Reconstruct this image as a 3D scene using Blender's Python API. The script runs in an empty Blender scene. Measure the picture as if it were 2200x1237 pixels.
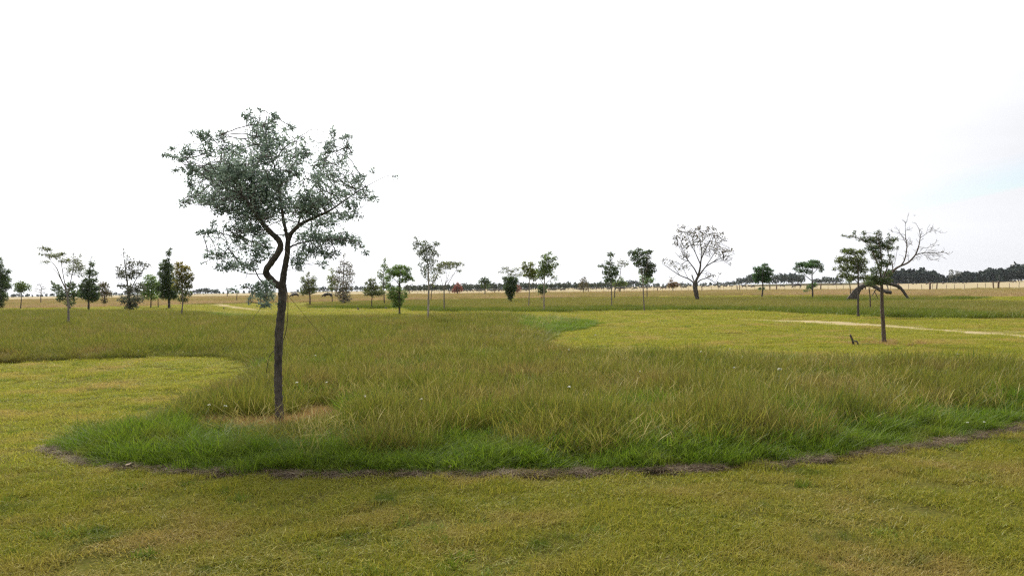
import bpy, math, random
import numpy as np
from mathutils import Vector, Matrix, geometry

# ------------------------------------------------------------------ camera, sky, sun, exposure
SC = bpy.context.scene
COL = SC.collection
F, CX, CY, EYE, ROLL = 1727.0, 1100.0, 618.5, 1.6, 0.0164
ca, sa = math.cos(ROLL), math.sin(ROLL)

cam_d = bpy.data.cameras.new("camera")
cam = bpy.data.objects.new("camera", cam_d)
COL.objects.link(cam)
cam_d.sensor_width = 36.0
cam_d.lens = 36.0 * F / 2200.0
cam_d.clip_start = 0.05
cam_d.clip_end = 6000.0
Rv, Uv, Bv = Vector((ca, 0, -sa)), Vector((sa, 0, ca)), Vector((0, -1, 0))
M = Matrix((Rv, Uv, Bv)).transposed().to_4x4()
M.translation = Vector((0, 0, EYE))
cam.matrix_world = M
SC.camera = cam

SUN_EL, SUN_AZ = math.radians(42), math.radians(-20)      # azimuth clockwise from +Y
sun_dir = Vector((math.sin(SUN_AZ) * math.cos(SUN_EL), math.cos(SUN_AZ) * math.cos(SUN_EL), math.sin(SUN_EL)))
sl = bpy.data.lights.new("sun", 'SUN')
sl.energy = 2.4
sl.angle = math.radians(20)
sl.color = (1.0, 0.94, 0.82)
so = bpy.data.objects.new("sun", sl)
COL.objects.link(so)
so.rotation_euler = (-sun_dir).to_track_quat('-Z', 'Y').to_euler()
so.location = (-30, 60, 80)

SC.view_settings.view_transform = 'Standard'
SC.view_settings.look = 'None'
SC.view_settings.exposure = 1.4
SC.view_settings.gamma = 1.0
SC.view_settings.use_curve_mapping = False
SC.render.engine = 'CYCLES'
SC.cycles.max_bounces = 6
SC.cycles.diffuse_bounces = 3
SC.cycles.transmission_bounces = 4
SC.cycles.volume_bounces = 0
SC.cycles.sample_clamp_indirect = 4.0
SC.cycles.use_denoising = False
SC.render.film_transparent = False
SC.cycles.filter_width = 1.3


class NT:
    """small helper round a node tree"""
    def __init__(self, tree):
        self.t = tree
        self.n = tree.nodes
        self.l = tree.links

    def add(self, kind, **kw):
        nd = self.n.new(kind)
        for k, v in kw.items():
            if k == 'inp':
                for i, val in v.items():
                    if hasattr(val, 'is_output'):
                        self.l.new(val, nd.inputs[i])
                    else:
                        nd.inputs[i].default_value = val
            else:
                setattr(nd, k, v)
        return nd

    def math(self, op, a, b=0.0, c=0.0, clamp=False):
        nd = self.add('ShaderNodeMath', operation=op, use_clamp=clamp, inp={0: a, 1: b, 2: c})
        return nd.outputs[0]

    def mix(self, f, a, b):
        nd = self.add('ShaderNodeMix', data_type='RGBA')
        for sock, val in ((nd.inputs[0], f), (nd.inputs[6], a), (nd.inputs[7], b)):
            if hasattr(val, 'is_output'):
                self.l.new(val, sock)
            else:
                sock.default_value = val if not isinstance(val, tuple) or len(val) == 4 else (*val, 1)
        return nd.outputs[2]

    def ramp(self, v, lo, hi):
        nd = self.add('ShaderNodeMapRange', interpolation_type='SMOOTHSTEP', inp={0: v, 1: lo, 2: hi})
        return nd.outputs[0]


world = bpy.data.worlds.new("World")
SC.world = world
world.use_nodes = True
w = NT(world.node_tree)
w.n.clear()
sky = w.add('ShaderNodeTexSky')
sky.sky_type = 'NISHITA'
sky.sun_disc = False
sky.sun_elevation = SUN_EL
sky.sun_rotation = SUN_AZ
sky.air_density, sky.dust_density, sky.ozone_density = 1.0, 1.5, 1.0
tc = w.add('ShaderNodeTexCoord')
dirv = tc.outputs['Generated']
dt = w.add('ShaderNodeVectorMath', operation='DOT_PRODUCT', inp={0: dirv, 1: tuple(sun_dir)}).outputs['Value']
glow = w.math('POWER', w.math('MAXIMUM', dt, 0.0), 4.0)
cn = w.add('ShaderNodeTexNoise', inp={'Scale': 2.2, 'Detail': 4.0, 'Roughness': 0.5})
mp = w.add('ShaderNodeMapping', inp={'Vector': dirv, 'Scale': (1.0, 1.0, 4.5)})
w.l.new(mp.outputs[0], cn.inputs['Vector'])
bright = w.math('ADD', w.math('MULTIPLY', glow, 7.0), w.math('MULTIPLY_ADD', cn.outputs[0], 1.5, 2.35))
cloud = w.add('ShaderNodeMix', data_type='RGBA')
ccol = w.add('ShaderNodeVectorMath', operation='SCALE', inp={0: (0.985, 0.995, 1.03)})
w.l.new(bright, ccol.inputs['Scale'])
# one long thin opening in the cloud sheet, low towards the right
gn = Vector((-0.18756, 0.00908, 0.98221)).normalized()
gs = w.add('ShaderNodeVectorMath', operation='DOT_PRODUCT', inp={0: dirv, 1: tuple(gn)}).outputs['Value']
sx = w.add('ShaderNodeSeparateXYZ', inp={0: dirv})
wob = w.math('MULTIPLY_ADD', cn.outputs[0], 0.012, -0.006)
gs2 = w.math('ADD', gs, wob)
lo = w.ramp(gs2, -0.001, 0.004)
hi = w.math('SUBTRACT', 1.0, w.ramp(gs2, 0.006, 0.042))
side = w.ramp(sx.outputs[0], 0.38, 0.54)
gap = w.math('MULTIPLY', w.math('MULTIPLY', lo, hi), side)
nis = w.add('ShaderNodeVectorMath', operation='SCALE', inp={0: sky.outputs[0], 'Scale': 0.6})
mixed = w.mix(w.math('MULTIPLY', gap, 0.8), ccol.outputs[0], nis.outputs[0])
bg = w.add('ShaderNodeBackground', inp={'Color': mixed, 'Strength': 0.1})
wo = w.add('ShaderNodeOutputWorld')
w.l.new(bg.outputs[0], wo.inputs[0])

# ------------------------------------------------------------------ projection helpers (survey of the place)
def ray(px, py):
    u = (np.asarray(px, float) - CX) / F
    v = (CY - np.asarray(py, float)) / F
    return np.stack([u * ca + v * sa, np.ones_like(u + v), -u * sa + v * ca], -1)

def ground(px, py):
    d = ray(px, py)
    t = -EYE / np.minimum(d[..., 2], -1e-4)
    p = d * t[..., None]
    p[..., 2] = 0
    return p

def at(px, py, dist):
    return ray(px, py) * dist + np.array([0, 0, EYE])

def horizon(px):
    return CY - (np.asarray(px, float) - CX) * math.tan(ROLL)

def stand(px, dist):
    """ground point on the column of px at a distance"""
    return ground(px, horizon(px) + F * EYE / dist / ca)

def project(P):
    x, y, z = P[..., 0], P[..., 1], P[..., 2] - EYE
    return CX + F * (x * ca - z * sa) / y, CY - F * (x * sa + z * ca) / y

# ------------------------------------------------------------------ mesh helpers
def tag(o, label=None, cat=None, group=None, kind=None):
    if label: o['label'] = label
    if cat: o['category'] = cat
    if group: o['group'] = group
    if kind: o['kind'] = kind
    return o

def make_mesh(name, V, faces, mat=None, tint=None, smooth=False):
    """faces: list of (n,k) int arrays"""
    V = np.asarray(V, np.float32)
    me = bpy.data.meshes.new(name)
    loops, starts, tot = [], [], 0
    for f in faces:
        f = np.asarray(f, np.int32)
        if f.size == 0: continue
        k = f.shape[1]
        starts.append(tot + np.arange(len(f)) * k)
        loops.append(f.ravel())
        tot += f.size
    me.vertices.add(len(V))
    me.vertices.foreach_set('co', V.ravel())
    if tot:
        me.loops.add(tot)
        me.loops.foreach_set('vertex_index', np.concatenate(loops))
        s = np.concatenate(starts)
        me.polygons.add(len(s))
        me.polygons.foreach_set('loop_start', s.astype(np.int32))
        if smooth:
            me.polygons.foreach_set('use_smooth', np.ones(len(s), bool))
    if tint is not None:
        a = me.attributes.new('tint', 'FLOAT', 'POINT')
        a.data.foreach_set('value', np.asarray(tint, np.float32))
    me.update(calc_edges=True)
    if mat is not None:
        for m in (mat if isinstance(mat, (list, tuple)) else [mat]):
            me.materials.append(m)
    return me

def link(name, data, parent=None, loc=None):
    o = bpy.data.objects.new(name, data)
    COL.objects.link(o)
    if parent is not None: o.parent = parent
    if loc is not None: o.location = loc
    return o

def empty(name, loc):
    o = bpy.data.objects.new(name, None)
    o.empty_display_size = 0.3
    COL.objects.link(o)
    o.location = loc
    return o

class Tubes:
    def __init__(self):
        self.V, self.Q, self.T, self.n = [], [], [], 0

    def add(self, P, R, sides=6, cap=True, rough=0.0, rng=None):
        P = np.asarray(P, float); R = np.asarray(R, float)
        n = len(P)
        if n < 2: return
        T = np.gradient(P, axis=0)
        T /= np.linalg.norm(T, axis=1)[:, None] + 1e-9
        ref = np.array([0, 0, 1.0]) if abs(T[0, 2]) < 0.9 else np.array([1.0, 0, 0])
        N = np.cross(T[0], ref); N /= np.linalg.norm(N)
        rings = []
        ang = np.arange(sides) * 2 * np.pi / sides
        for i in range(n):
            N = N - T[i] * np.dot(N, T[i]); N /= np.linalg.norm(N) + 1e-9
            B = np.cross(T[i], N)
            rr = np.full(sides, R[i])
            if rough and rng is not None:
                rr = rr * (1 + rng.normal(0, rough, sides))
            rings.append(P[i] + (np.cos(ang)[:, None] * N + np.sin(ang)[:, None] * B) * rr[:, None])
        V = np.concatenate(rings)
        i = np.arange(n - 1)[:, None] * sides; j = np.arange(sides)[None]; k = (j + 1) % sides
        Q = np.stack([i + j, i + k, i + sides + k, i + sides + j], -1).reshape(-1, 4) + self.n
        self.V.append(V); self.Q.append(Q)
        if cap:
            c = len(V) + self.n
            self.V.append(np.stack([P[0], P[-1]]))
            b = np.arange(sides)
            self.T.append(np.stack([np.full(sides, c), self.n + (b + 1) % sides, self.n + b], -1))
            e = self.n + (n - 1) * sides
            self.T.append(np.stack([np.full(sides, c + 1), e + b, e + (b + 1) % sides], -1))
            self.n += 2
        self.n += len(V)

    def mesh(self, name, mat, smooth=True, origin=None):
        V = np.concatenate(self.V)
        if origin is not None: V = V - np.asarray(origin)
        return make_mesh(name, V, [np.concatenate(self.Q)] + ([np.concatenate(self.T)] if self.T else []), mat, smooth=smooth)

# ------------------------------------------------------------------ materials
def new_mat(name):
    m = bpy.data.materials.new(name)
    m.use_nodes = True
    t = NT(m.node_tree)
    t.n.clear()
    out = t.add('ShaderNodeOutputMaterial')
    return m, t, out

def c4(c): return (*c, 1.0)

def leaf_mat(name, a, b, patch=None, patch_scale=0.3, patch_lo=0.5, patch_hi=0.62, transl=0.35, rough=0.45, gloss=0.012, patch2=None, scale2=1.1):
    """leaf or blade: tint attribute mixes a to b; a slow noise over the place mixes in patch"""
    m, t, out = new_mat(name)
    at_ = t.add('ShaderNodeAttribute', attribute_name='tint')
    col = t.mix(at_.outputs['Fac'], a, b)
    if patch is not None:
        g = t.add('ShaderNodeNewGeometry')
        nz = t.add('ShaderNodeTexNoise', inp={'Vector': g.outputs['Position'], 'Scale': patch_scale, 'Detail': 3.0, 'Roughness': 0.6})
        f = t.ramp(nz.outputs[0], patch_lo, patch_hi)
        col = t.mix(f, col, patch)
    if patch2 is not None:
        n2 = t.add('ShaderNodeTexNoise', inp={'Vector': g.outputs['Position'], 'Scale': scale2, 'Detail': 4.0, 'Roughness': 0.65, 'Distortion': 0.4})
        col = t.mix(t.ramp(n2.outputs[0], 0.54, 0.72), col, patch2)
    d = t.add('ShaderNodeBsdfDiffuse', inp={'Color': col})
    tr = t.add('ShaderNodeBsdfTranslucent', inp={'Color': col})
    mx = t.add('ShaderNodeMixShader', inp={0: transl, 1: d.outputs[0], 2: tr.outputs[0]})
    gl = t.add('ShaderNodeBsdfGlossy', inp={'Color': (1, 1, 1, 1), 'Roughness': rough})
    mx2 = t.add('ShaderNodeMixShader', inp={0: gloss, 1: mx.outputs[0], 2: gl.outputs[0]})
    t.l.new(mx2.outputs[0], out.inputs[0])
    return m

def bark_mat(name, a, b, scale=30.0, bump=0.6, stretch=0.25):
    m, t, out = new_mat(name)
    g = t.add('ShaderNodeNewGeometry')
    mp_ = t.add('ShaderNodeMapping', inp={'Vector': g.outputs['Position'], 'Scale': (1, 1, stretch)})
    n1 = t.add('ShaderNodeTexNoise', inp={'Vector': mp_.outputs[0], 'Scale': scale, 'Detail': 6.0, 'Roughness': 0.7})
    n2 = t.add('ShaderNodeTexNoise', inp={'Vector': g.outputs['Position'], 'Scale': scale * 0.15, 'Detail': 3.0})
    f = t.math('ADD', t.math('MULTIPLY', n1.outputs[0], 0.7), t.math('MULTIPLY', n2.outputs[0], 0.3))
    col = t.mix(t.ramp(f, 0.38, 0.62), a, b)
    bs = t.add('ShaderNodeBsdfPrincipled', inp={'Base Color': col, 'Roughness': 0.9})
    bp = t.add('ShaderNodeBump', inp={'Strength': bump, 'Distance': 0.01, 'Height': n1.outputs[0]})
    t.l.new(bp.outputs[0], bs.inputs['Normal'])
    t.l.new(bs.outputs[0], out.inputs[0])
    return m

def soil_mat(name, cols, scales=(0.25, 2.0, 14.0), bump=0.5, stretch=(1, 1, 1), dist=0.03):
    """ground cover: three colours blended by noise at several sizes"""
    m, t, out = new_mat(name)
    g = t.add('ShaderNodeNewGeometry')
    mp_ = t.add('ShaderNodeMapping', inp={'Vector': g.outputs['Position'], 'Scale': stretch})
    n = [t.add('ShaderNodeTexNoise', inp={'Vector': (mp_.outputs[0] if i < 2 else g.outputs['Position']), 'Scale': s, 'Detail': 5.0, 'Roughness': 0.62}).outputs[0] for i, s in enumerate(scales)]
    f1 = t.ramp(t.math('ADD', t.math('MULTIPLY', n[0], 0.55), t.math('MULTIPLY', n[1], 0.45)), 0.40, 0.60)
    f2 = t.ramp(t.math('ADD', t.math('MULTIPLY', n[1], 0.4), t.math('MULTIPLY', n[2], 0.6)), 0.46, 0.66)
    col = t.mix(f2, t.mix(f1, cols[0], cols[1]), cols[2])
    bs = t.add('ShaderNodeBsdfPrincipled', inp={'Base Color': col, 'Roughness': 1.0, 'Specular IOR Level': 0.0})
    bp = t.add('ShaderNodeBump', inp={'Strength': bump, 'Distance': dist, 'Height': n[2]})
    t.l.new(bp.outputs[0], bs.inputs['Normal'])
    t.l.new(bs.outputs[0], out.inputs[0])
    return m

def plain_mat(name, a, b=None, rough=0.8, scale=8.0, metal=0.0):
    m, t, out = new_mat(name)
    g = t.add('ShaderNodeNewGeometry')
    nz = t.add('ShaderNodeTexNoise', inp={'Vector': g.outputs['Position'], 'Scale': scale, 'Detail': 4.0})
    col = t.mix(t.ramp(nz.outputs[0], 0.35, 0.65), a, b or tuple(x * 0.7 for x in a))
    bs = t.add('ShaderNodeBsdfPrincipled', inp={'Base Color': col, 'Roughness': rough, 'Metallic': metal})
    t.l.new(bs.outputs[0], out.inputs[0])
    return m
# ------------------------------------------------------------------ the setting: ground and its covers
MAT = {}
MAT['lawn'] = soil_mat('lawn_turf', ((.075, .075, .016), (.100, .086, .028), (.038, .042, .010)), (0.35, 2.2, 26.0), 0.5, (0.45, 1.0, 1.0))
MAT['thatch'] = soil_mat('meadow_thatch', ((.090, .092, .016), (.125, .100, .026), (.045, .055, .010)), (0.5, 3.0, 20.0), 0.8)
MAT['dry'] = soil_mat('dry_thatch', ((.31, .235, .105), (.25, .195, .085), (.17, .14, .055)), (0.03, 0.4, 4.0), 0.8)
MAT['pasture'] = soil_mat('pasture_stubble', ((.33, .275, .185), (.30, .25, .155), (.27, .23, .125)), (0.01, 0.08, 1.2), 0.4, (0.5, 1, 1))
MAT['dirt'] = soil_mat('dirt_pale', ((.34, .28, .17), (.28, .225, .13), (.22, .19, .09)), (0.4, 2.0, 16.0), 0.4)
MAT['worn'] = soil_mat('dirt_worn', ((.19, .16, .065), (.15, .135, .045), (.23, .18, .09)), (0.3, 1.6, 14.0), 0.4, (0.5, 1, 1))

def grid_sheet(name, half, z, mat):
    n = 40
    # finer near the eye, coarse towards the horizon
    s = np.linspace(-1, 1, n + 1); s = np.sign(s) * np.abs(s) ** 3 * half
    X, Y = np.meshgrid(s, s)
    V = np.stack([X, Y, np.full_like(X, z)], -1).reshape(-1, 3)
    i = np.arange(n)[:, None] * (n + 1) + np.arange(n)[None]
    Q = np.stack([i, i + 1, i + n + 2, i + n + 1], -1).reshape(-1, 4)
    return link(name, make_mesh(name, V, [Q], mat))

tag(grid_sheet('ground', 2400.0, 0.0, MAT['lawn']), kind='structure')

def world_poly(pts):
    return np.array([ground(x, y)[:2] for x, y in pts])

def densify(poly, step):
    out = []
    for a, b in zip(poly, np.roll(poly, -1, 0)):
        n = max(1, int(np.linalg.norm(b - a) / step))
        for k in range(n): out.append(a + (b - a) * k / n)
    return np.array(out)

def sheet(name, pts, z, mat, jitter=0.0, seed=1):
    P = world_poly(pts)
    if jitter:
        P = densify(P, 0.4); r = np.random.default_rng(seed)
        P = P + r.normal(0, 1, P.shape) * jitter * np.clip(P[:, 1:] / 10, 0.5, 4)
    V = [Vector((p[0], p[1], 0)) for p in P]
    tri = geometry.tessellate_polygon([V])
    tri = [t if (P[t[1]][0]-P[t[0]][0])*(P[t[2]][1]-P[t[0]][1])-(P[t[1]][1]-P[t[0]][1])*(P[t[2]][0]-P[t[0]][0]) > 0 else t[::-1] for t in tri]
    o = link(name, make_mesh(name, np.c_[P, np.full(len(P), z)], [np.array(tri)], mat))
    return tag(o, kind='structure')

# boundaries in survey coordinates of the true ground line
FRONT = [(2700, 835), (2450, 862), (2200, 913), (2050, 945), (1900, 968), (1700, 993), (1500, 1008), (1250, 1016), (950, 1020), (700, 1020), (400, 1012), (220, 998), (150, 980), (118, 962)]
MEADOW = FRONT + [(150, 955), (190, 945), (295, 928), (405, 884), (485, 847), (540, 822), (560, 800), (545, 783), (522, 773), (474, 769), (321, 769), (161, 775), (0, 782), (-400, 805),
    (-400, 676), (0, 670), (350, 671), (440, 674), (553, 680), (556, 685), (700, 687), (890, 686), (1000, 682), (1100, 680), (1200, 686), (1287, 697), (1250, 708), (1190, 718), (1160, 740), (1200, 764), (1300, 773), (1500, 778), (1700, 783), (1830, 790), (1900, 787), (2000, 790), (2200, 806), (2450, 820), (2700, 825)]
FARMEADOW = [(672, 663), (890, 664), (893, 669), (1000, 670), (1200, 671), (1300, 669), (1400, 667), (1600, 667), (1700, 673), (1900, 682), (2200, 689), (2700, 705),
    (2700, 660), (2200, 653), (2100, 651), (1990, 648), (1700, 640), (1400, 642), (1100, 646), (800, 649), (672, 655)]
BACKMEADOW = [(1760, 645), (1830, 647), (1990, 647), (2060, 645), (2113, 642.5), (2050, 640.5), (1900, 639), (1760, 638)]
DRYFRONT = [(-400, 668), (0, 662), (150, 661), (330, 657), (420, 652), (620, 649), (1000, 641.5), (1300, 637), (1640, 634), (1830, 634), (2100, 637), (2600, 635)]
FENCE_X = np.array([-400, 400, 830, 1200, 1584, 1668, 1763, 1998, 2145, 2600.])
FENCE_D = np.array([330, 330, 255, 215, 186, 180, 165, 121, 128, 125.])

def lin(pts):
    a = np.array(pts, float); a = a[np.argsort(a[:, 0])]
    return lambda x: np.interp(x, a[:, 0], a[:, 1])
dry_y = lin(DRYFRONT)
fence_d = lambda x: np.interp(x, FENCE_X, FENCE_D)

sheet('meadow_ground', MEADOW, 0.004, MAT['thatch'], 0.02)
sheet('far_meadow_ground', FARMEADOW, 0.004, MAT['thatch'])
sheet('back_meadow_ground', BACKMEADOW, 0.008, MAT['thatch'])
back = [(x, float(horizon(x) + F * EYE / fence_d(x))) for x in np.linspace(2600, -400, 31)]
sheet('dry_field', DRYFRONT + back, 0.004, MAT['dry'])
far_edge = [(x, float(horizon(x) + F * EYE / 1500)) for x in (-400, 2600)]
sheet('pasture', back[::-1] + far_edge[::-1], 0.006, MAT['pasture'])
# dirt tracks worn into the lawn
sheet('dirt_track', [(1560, 685.2), (1640, 687), (1740, 688.5), (1830, 692), (1885, 696.5), (1840, 700), (1760, 697), (1680, 691.5), (1600, 688)], 0.008, MAT['dirt'], 0.03, 3)
sheet('worn_track', [(1700, 690), (1880, 695), (2000, 701), (2200, 711), (2700, 732), (2700, 758), (2200, 722.5), (2000, 709), (1870, 700), (1790, 698)], 0.006, MAT['worn'], 0.03, 4)
sheet('track_edge', [(1700, 692), (1840, 696), (1880, 697.3), (2000, 706.3), (2200, 720.2), (2700, 753), (2700, 762), (2200, 726), (2000, 711.5), (1870, 702.5), (1690, 694)], 0.010, MAT['dirt'], 0.0)
sheet('left_track', [(440, 655.8), (465, 657), (480, 661), (535, 667), (600, 670), (560, 665.5), (540, 662), (500, 657), (487, 653.5), (470, 653)], 0.008, MAT['dirt'], 0.0)

# ------------------------------------------------------------------ grass tufts (templates for the ground cover)
def blades(n, radius, h, wd, rng, lean=(0.0, 0.25), bend=0.35, segs=3, wind=(0.15, 0.0), flat=0.0, falloff=True, head=0.0):
    """n curved, tapering blades of grass; returns V, F(quads), tint"""
    r = radius * np.sqrt(rng.random(n)) * (0.6 + 0.4 * rng.random(n) if falloff else 1)
    a = rng.random(n) * 2 * np.pi
    base = np.stack([r * np.cos(a), r * np.sin(a), np.zeros(n)], -1)
    H = rng.uniform(h[0], h[1], n)
    W = rng.uniform(wd[0], wd[1], n)
    la = rng.random(n) * 2 * np.pi
    lv = rng.uniform(lean[0], lean[1], n)
    d = np.stack([np.cos(la) * lv + wind[0], np.sin(la) * lv + wind[1], np.ones(n) * (1 - flat)], -1)
    d /= np.linalg.norm(d, axis=1)[:, None]
    b = np.stack([np.cos(la) + wind[0] * 2, np.sin(la) + wind[1] * 2, np.full(n, -0.5)], -1) * (bend * rng.uniform(0.2, 1.2, n))[:, None]
    side = np.stack([-np.sin(la + rng.normal(0, 1.0, n)), np.cos(la + rng.normal(0, 1.0, n)), np.zeros(n)], -1)
    side /= np.linalg.norm(side, axis=1)[:, None] + 1e-9
    V = []
    for k in range(segs + 1):
        t = k / segs
        p = base + d * (H * t)[:, None] + b * (H * t * t)[:, None]
        p[:, 2] = np.maximum(p[:, 2], 0.004)
        wk = W * (1 - t) ** 0.6 * 0.5 + 0.0004
        if head and k >= segs - 1: wk = np.full(n, head) * (1.0 if k == segs - 1 else 0.3)
        V += [p - side * wk[:, None], p + side * wk[:, None]]
    V = np.stack(V, 1)                                   # n, 2(segs+1), 3
    m = 2 * (segs + 1)
    o = np.arange(n)[:, None] * m
    Fq = np.concatenate([np.stack([o + 2 * k, o + 2 * k + 1, o + 2 * k + 3, o + 2 * k + 2], -1) for k in range(segs)], 1).reshape(-1, 4)
    tint = np.repeat(rng.random(n), m)
    return V.reshape(-1, 3), Fq, tint

def join(*parts):
    V, Fq, T, n = [], [], [], 0
    for v, f, t in parts:
        V.append(v); Fq.append(f + n); T.append(t); n += len(v)
    return np.concatenate(V), np.concatenate(Fq), np.concatenate(T)

def template(name, variants, mat):
    """an unlinked collection of tuft meshes for the instancer"""
    c = bpy.data.collections.new(name)
    for i, (v, f, t) in enumerate(variants):
        o = bpy.data.objects.new('%s_tuft' % name, make_mesh(name + '_tuft', v, [f], mat, tint=t))
        c.objects.link(o)
    return c

def instancer(name, P, rot, scl, idx, coll, label=None):
    me = bpy.data.meshes.new(name)
    me.vertices.add(len(P))
    me.vertices.foreach_set('co', np.asarray(P, np.float32).ravel())
    for nm, ty, arr in (('rot', 'FLOAT_VECTOR', rot), ('scl', 'FLOAT_VECTOR', scl)):
        a = me.attributes.new(nm, ty, 'POINT'); a.data.foreach_set('vector', np.asarray(arr, np.float32).ravel())
    a = me.attributes.new('idx', 'INT', 'POINT'); a.data.foreach_set('value', np.asarray(idx, np.int32))
    o = link(name, me)
    g = bpy.data.node_groups.new(name, 'GeometryNodeTree')
    g.interface.new_socket('Geometry', in_out='INPUT', socket_type='NodeSocketGeometry')
    g.interface.new_socket('Geometry', in_out='OUTPUT', socket_type='NodeSocketGeometry')
    t = NT(g)
    gi, go = t.add('NodeGroupInput'), t.add('NodeGroupOutput')
    ci = t.add('GeometryNodeCollectionInfo')
    ci.inputs['Collection'].default_value = coll
    ci.inputs['Separate Children'].default_value = True
    ci.inputs['Reset Children'].default_value = True
    ip = t.add('GeometryNodeInstanceOnPoints')
    ip.inputs['Pick Instance'].default_value = True
    def attr(nm, ty):
        nd = t.add('GeometryNodeInputNamedAttribute'); nd.data_type = ty; nd.inputs['Name'].default_value = nm
        return [s for s in nd.outputs if s.enabled and s.name == 'Attribute'][0]
    t.l.new(gi.outputs[0], ip.inputs['Points'])
    t.l.new(ci.outputs[0], ip.inputs['Instance'])
    t.l.new(attr('idx', 'INT'), ip.inputs['Instance Index'])
    t.l.new(attr('rot', 'FLOAT_VECTOR'), ip.inputs['Rotation'])
    t.l.new(attr('scl', 'FLOAT_VECTOR'), ip.inputs['Scale'])
    t.l.new(ip.outputs[0], go.inputs[0])
    md = o.modifiers.new('scatter', 'NODES'); md.node_group = g
    return tag(o, label=label, kind='stuff')

RNG = np.random.default_rng(7)

def snoise(P, scale, seed, n=10):
    """smooth noise about 0..1 from summed waves"""
    r = np.random.default_rng(seed)
    k = r.normal(0, 1, (n, 2)) / scale
    ph = r.random(n) * 6.28
    s = np.sin(P[:, :2] @ k.T * 2.2 + ph).sum(1) / math.sqrt(n / 2)
    return 0.5 + 0.5 * np.tanh(s * 0.8)

def inside(pts, poly):
    """points (n,2) inside polygon"""
    x, y = pts[:, 0], pts[:, 1]
    r = np.zeros(len(pts), bool)
    for (x0, y0), (x1, y1) in zip(poly, np.roll(poly, -1, 0)):
        c = (y0 > y) != (y1 > y)
        with np.errstate(divide='ignore', invalid='ignore'):
            r ^= c & (x < (x1 - x0) * (y - y0) / (y1 - y0 + 1e-12) + x0)
    return r

def dist_line(P, line):
    d = np.full(len(P), 1e9)
    for a, b in zip(line[:-1], line[1:]):
        ab = b - a
        t = np.clip(((P - a) @ ab) / (ab @ ab), 0, 1)
        d = np.minimum(d, np.linalg.norm(P - a - t[:, None] * ab, axis=1))
    return d

W_MEADOW, W_FAR, W_BACK = world_poly(MEADOW), world_poly(FARMEADOW), world_poly(BACKMEADOW)
W_FRONT = world_poly(FRONT)
W_EDGES = np.concatenate([W_MEADOW, W_MEADOW[:1]])

def wedge(n, d0, d1, power):
    """n points over the seen wedge, density falling as distance**-power"""
    e = 2 - power
    u = RNG.random(n)
    d = (d0 ** e + u * (d1 ** e - d0 ** e)) ** (1 / e) if abs(e) > 1e-6 else d0 * (d1 / d0) ** u
    s = RNG.uniform(-0.82, 0.82, n)
    return np.stack([s * (d + 2.5) - 0.2, d, np.zeros(n)], -1)

def put(name, P, coll, nvar, base, zvar=0.25, xy=None, tilt=0.08, label=None, grow=0.0, d0=9.0, gz=0.0):
    n = len(P)
    d = np.maximum(P[:, 1] / d0, 1.0)
    s = base * RNG.uniform(0.8, 1.25, n) * d ** grow
    z = base * RNG.uniform(1 - zvar, 1 + zvar, n) * d ** gz
    rot = np.stack([RNG.normal(0, tilt, n), RNG.normal(0, tilt, n), RNG.random(n) * 6.283], -1)
    return instancer(name, P, rot, np.stack([s, s, z], -1), RNG.integers(0, nvar, n), coll, label)

TREE_BASE = ground(601, 903)[:2]
STRAW_SPOTS = [(ground(675, 900)[:2], (0.40, 0.85)), (ground(556, 918)[:2], (0.45, 0.35)), (ground(470, 915)[:2], (0.4, 0.25))]
def in_spot(P):
    r = np.zeros(len(P), bool)
    for c, (a, b) in STRAW_SPOTS:
        q = (P[:, :2] - c) / np.array([a, b])
        r |= (q ** 2).sum(1) < 1 + 0.5 * (snoise(P, 0.15, 5) - 0.5)
    return r

# --- mown lawn
MAT['lawn_blade'] = leaf_mat('lawn_blade', (.165, .200, .016), (.370, .340, .046), patch=(.375, .290, .078), patch_scale=0.60, patch_lo=0.46, patch_hi=0.72, transl=0.48, patch2=(.135, .185, .016), scale2=1.3)
lv = []
for k in range(6):
    r = np.random.default_rng(100 + k)
    a = blades(260, 0.24, (0.018, 0.050), (0.0035, 0.0065), r, (0.1, 0.9), 0.5, 2, (0.08, 0.0))
    c = blades(22, 0.24, (0.03, 0.08), (0.002, 0.004), r, (1.0, 3.0), 0.2, 2, (0, 0), flat=0.75)
    c = (c[0] + np.array([0, 0, 0.018]), c[1], 0.55 + 0.45 * c[2])
    lv.append(join(a, c))
C_LAWN = template('lawn', lv, MAT['lawn_blade'])
P = wedge(52000, 3.4, 110, 1.5)
m = inside(P[:, :2], W_MEADOW) | inside(P[:, :2], W_FAR)
px, py = project(P)
m |= py < dry_y(px) + 1
for nm in ('dirt_track', 'left_track', 'track_edge', 'worn_track'):
    me_ = COL.objects[nm].data
    q_ = np.zeros(len(me_.vertices) * 3); me_.vertices.foreach_get('co', q_)
    m |= inside(P[:, :2], q_.reshape(-1, 3)[:, :2]) & (RNG.random(len(P)) < (.7 if nm == 'worn_track' else .97))
P = P[~m]
dens = 0.12 + 0.80 * snoise(P, 0.16, 31) ** 1.5 + 0.15 * snoise(P, 1.2, 32) + (P[:, 1] > 18)
P = P[RNG.random(len(P)) < dens]
LAWN_P = P
def put2(name, P, coll, nvar, base, hs, xys=None, **kw):
    o = put(name, P, coll, nvar, base, **kw)
    a = o.data.attributes['scl'].data
    v = np.zeros(len(P) * 3, np.float32); a.foreach_get('vector', v)
    v = v.reshape(-1, 3); v[:, 2] *= hs
    if xys is not None: v[:, :2] *= xys[:, None]
    a.foreach_set('vector', v.ravel())
    return o
swath = snoise(np.c_[P[:, 0] / 14, (P[:, 1] + .02 * P[:, 0]) / 1.1, P[:, 2]], 1.0, 33, 14)      # rows left by the mower
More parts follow.
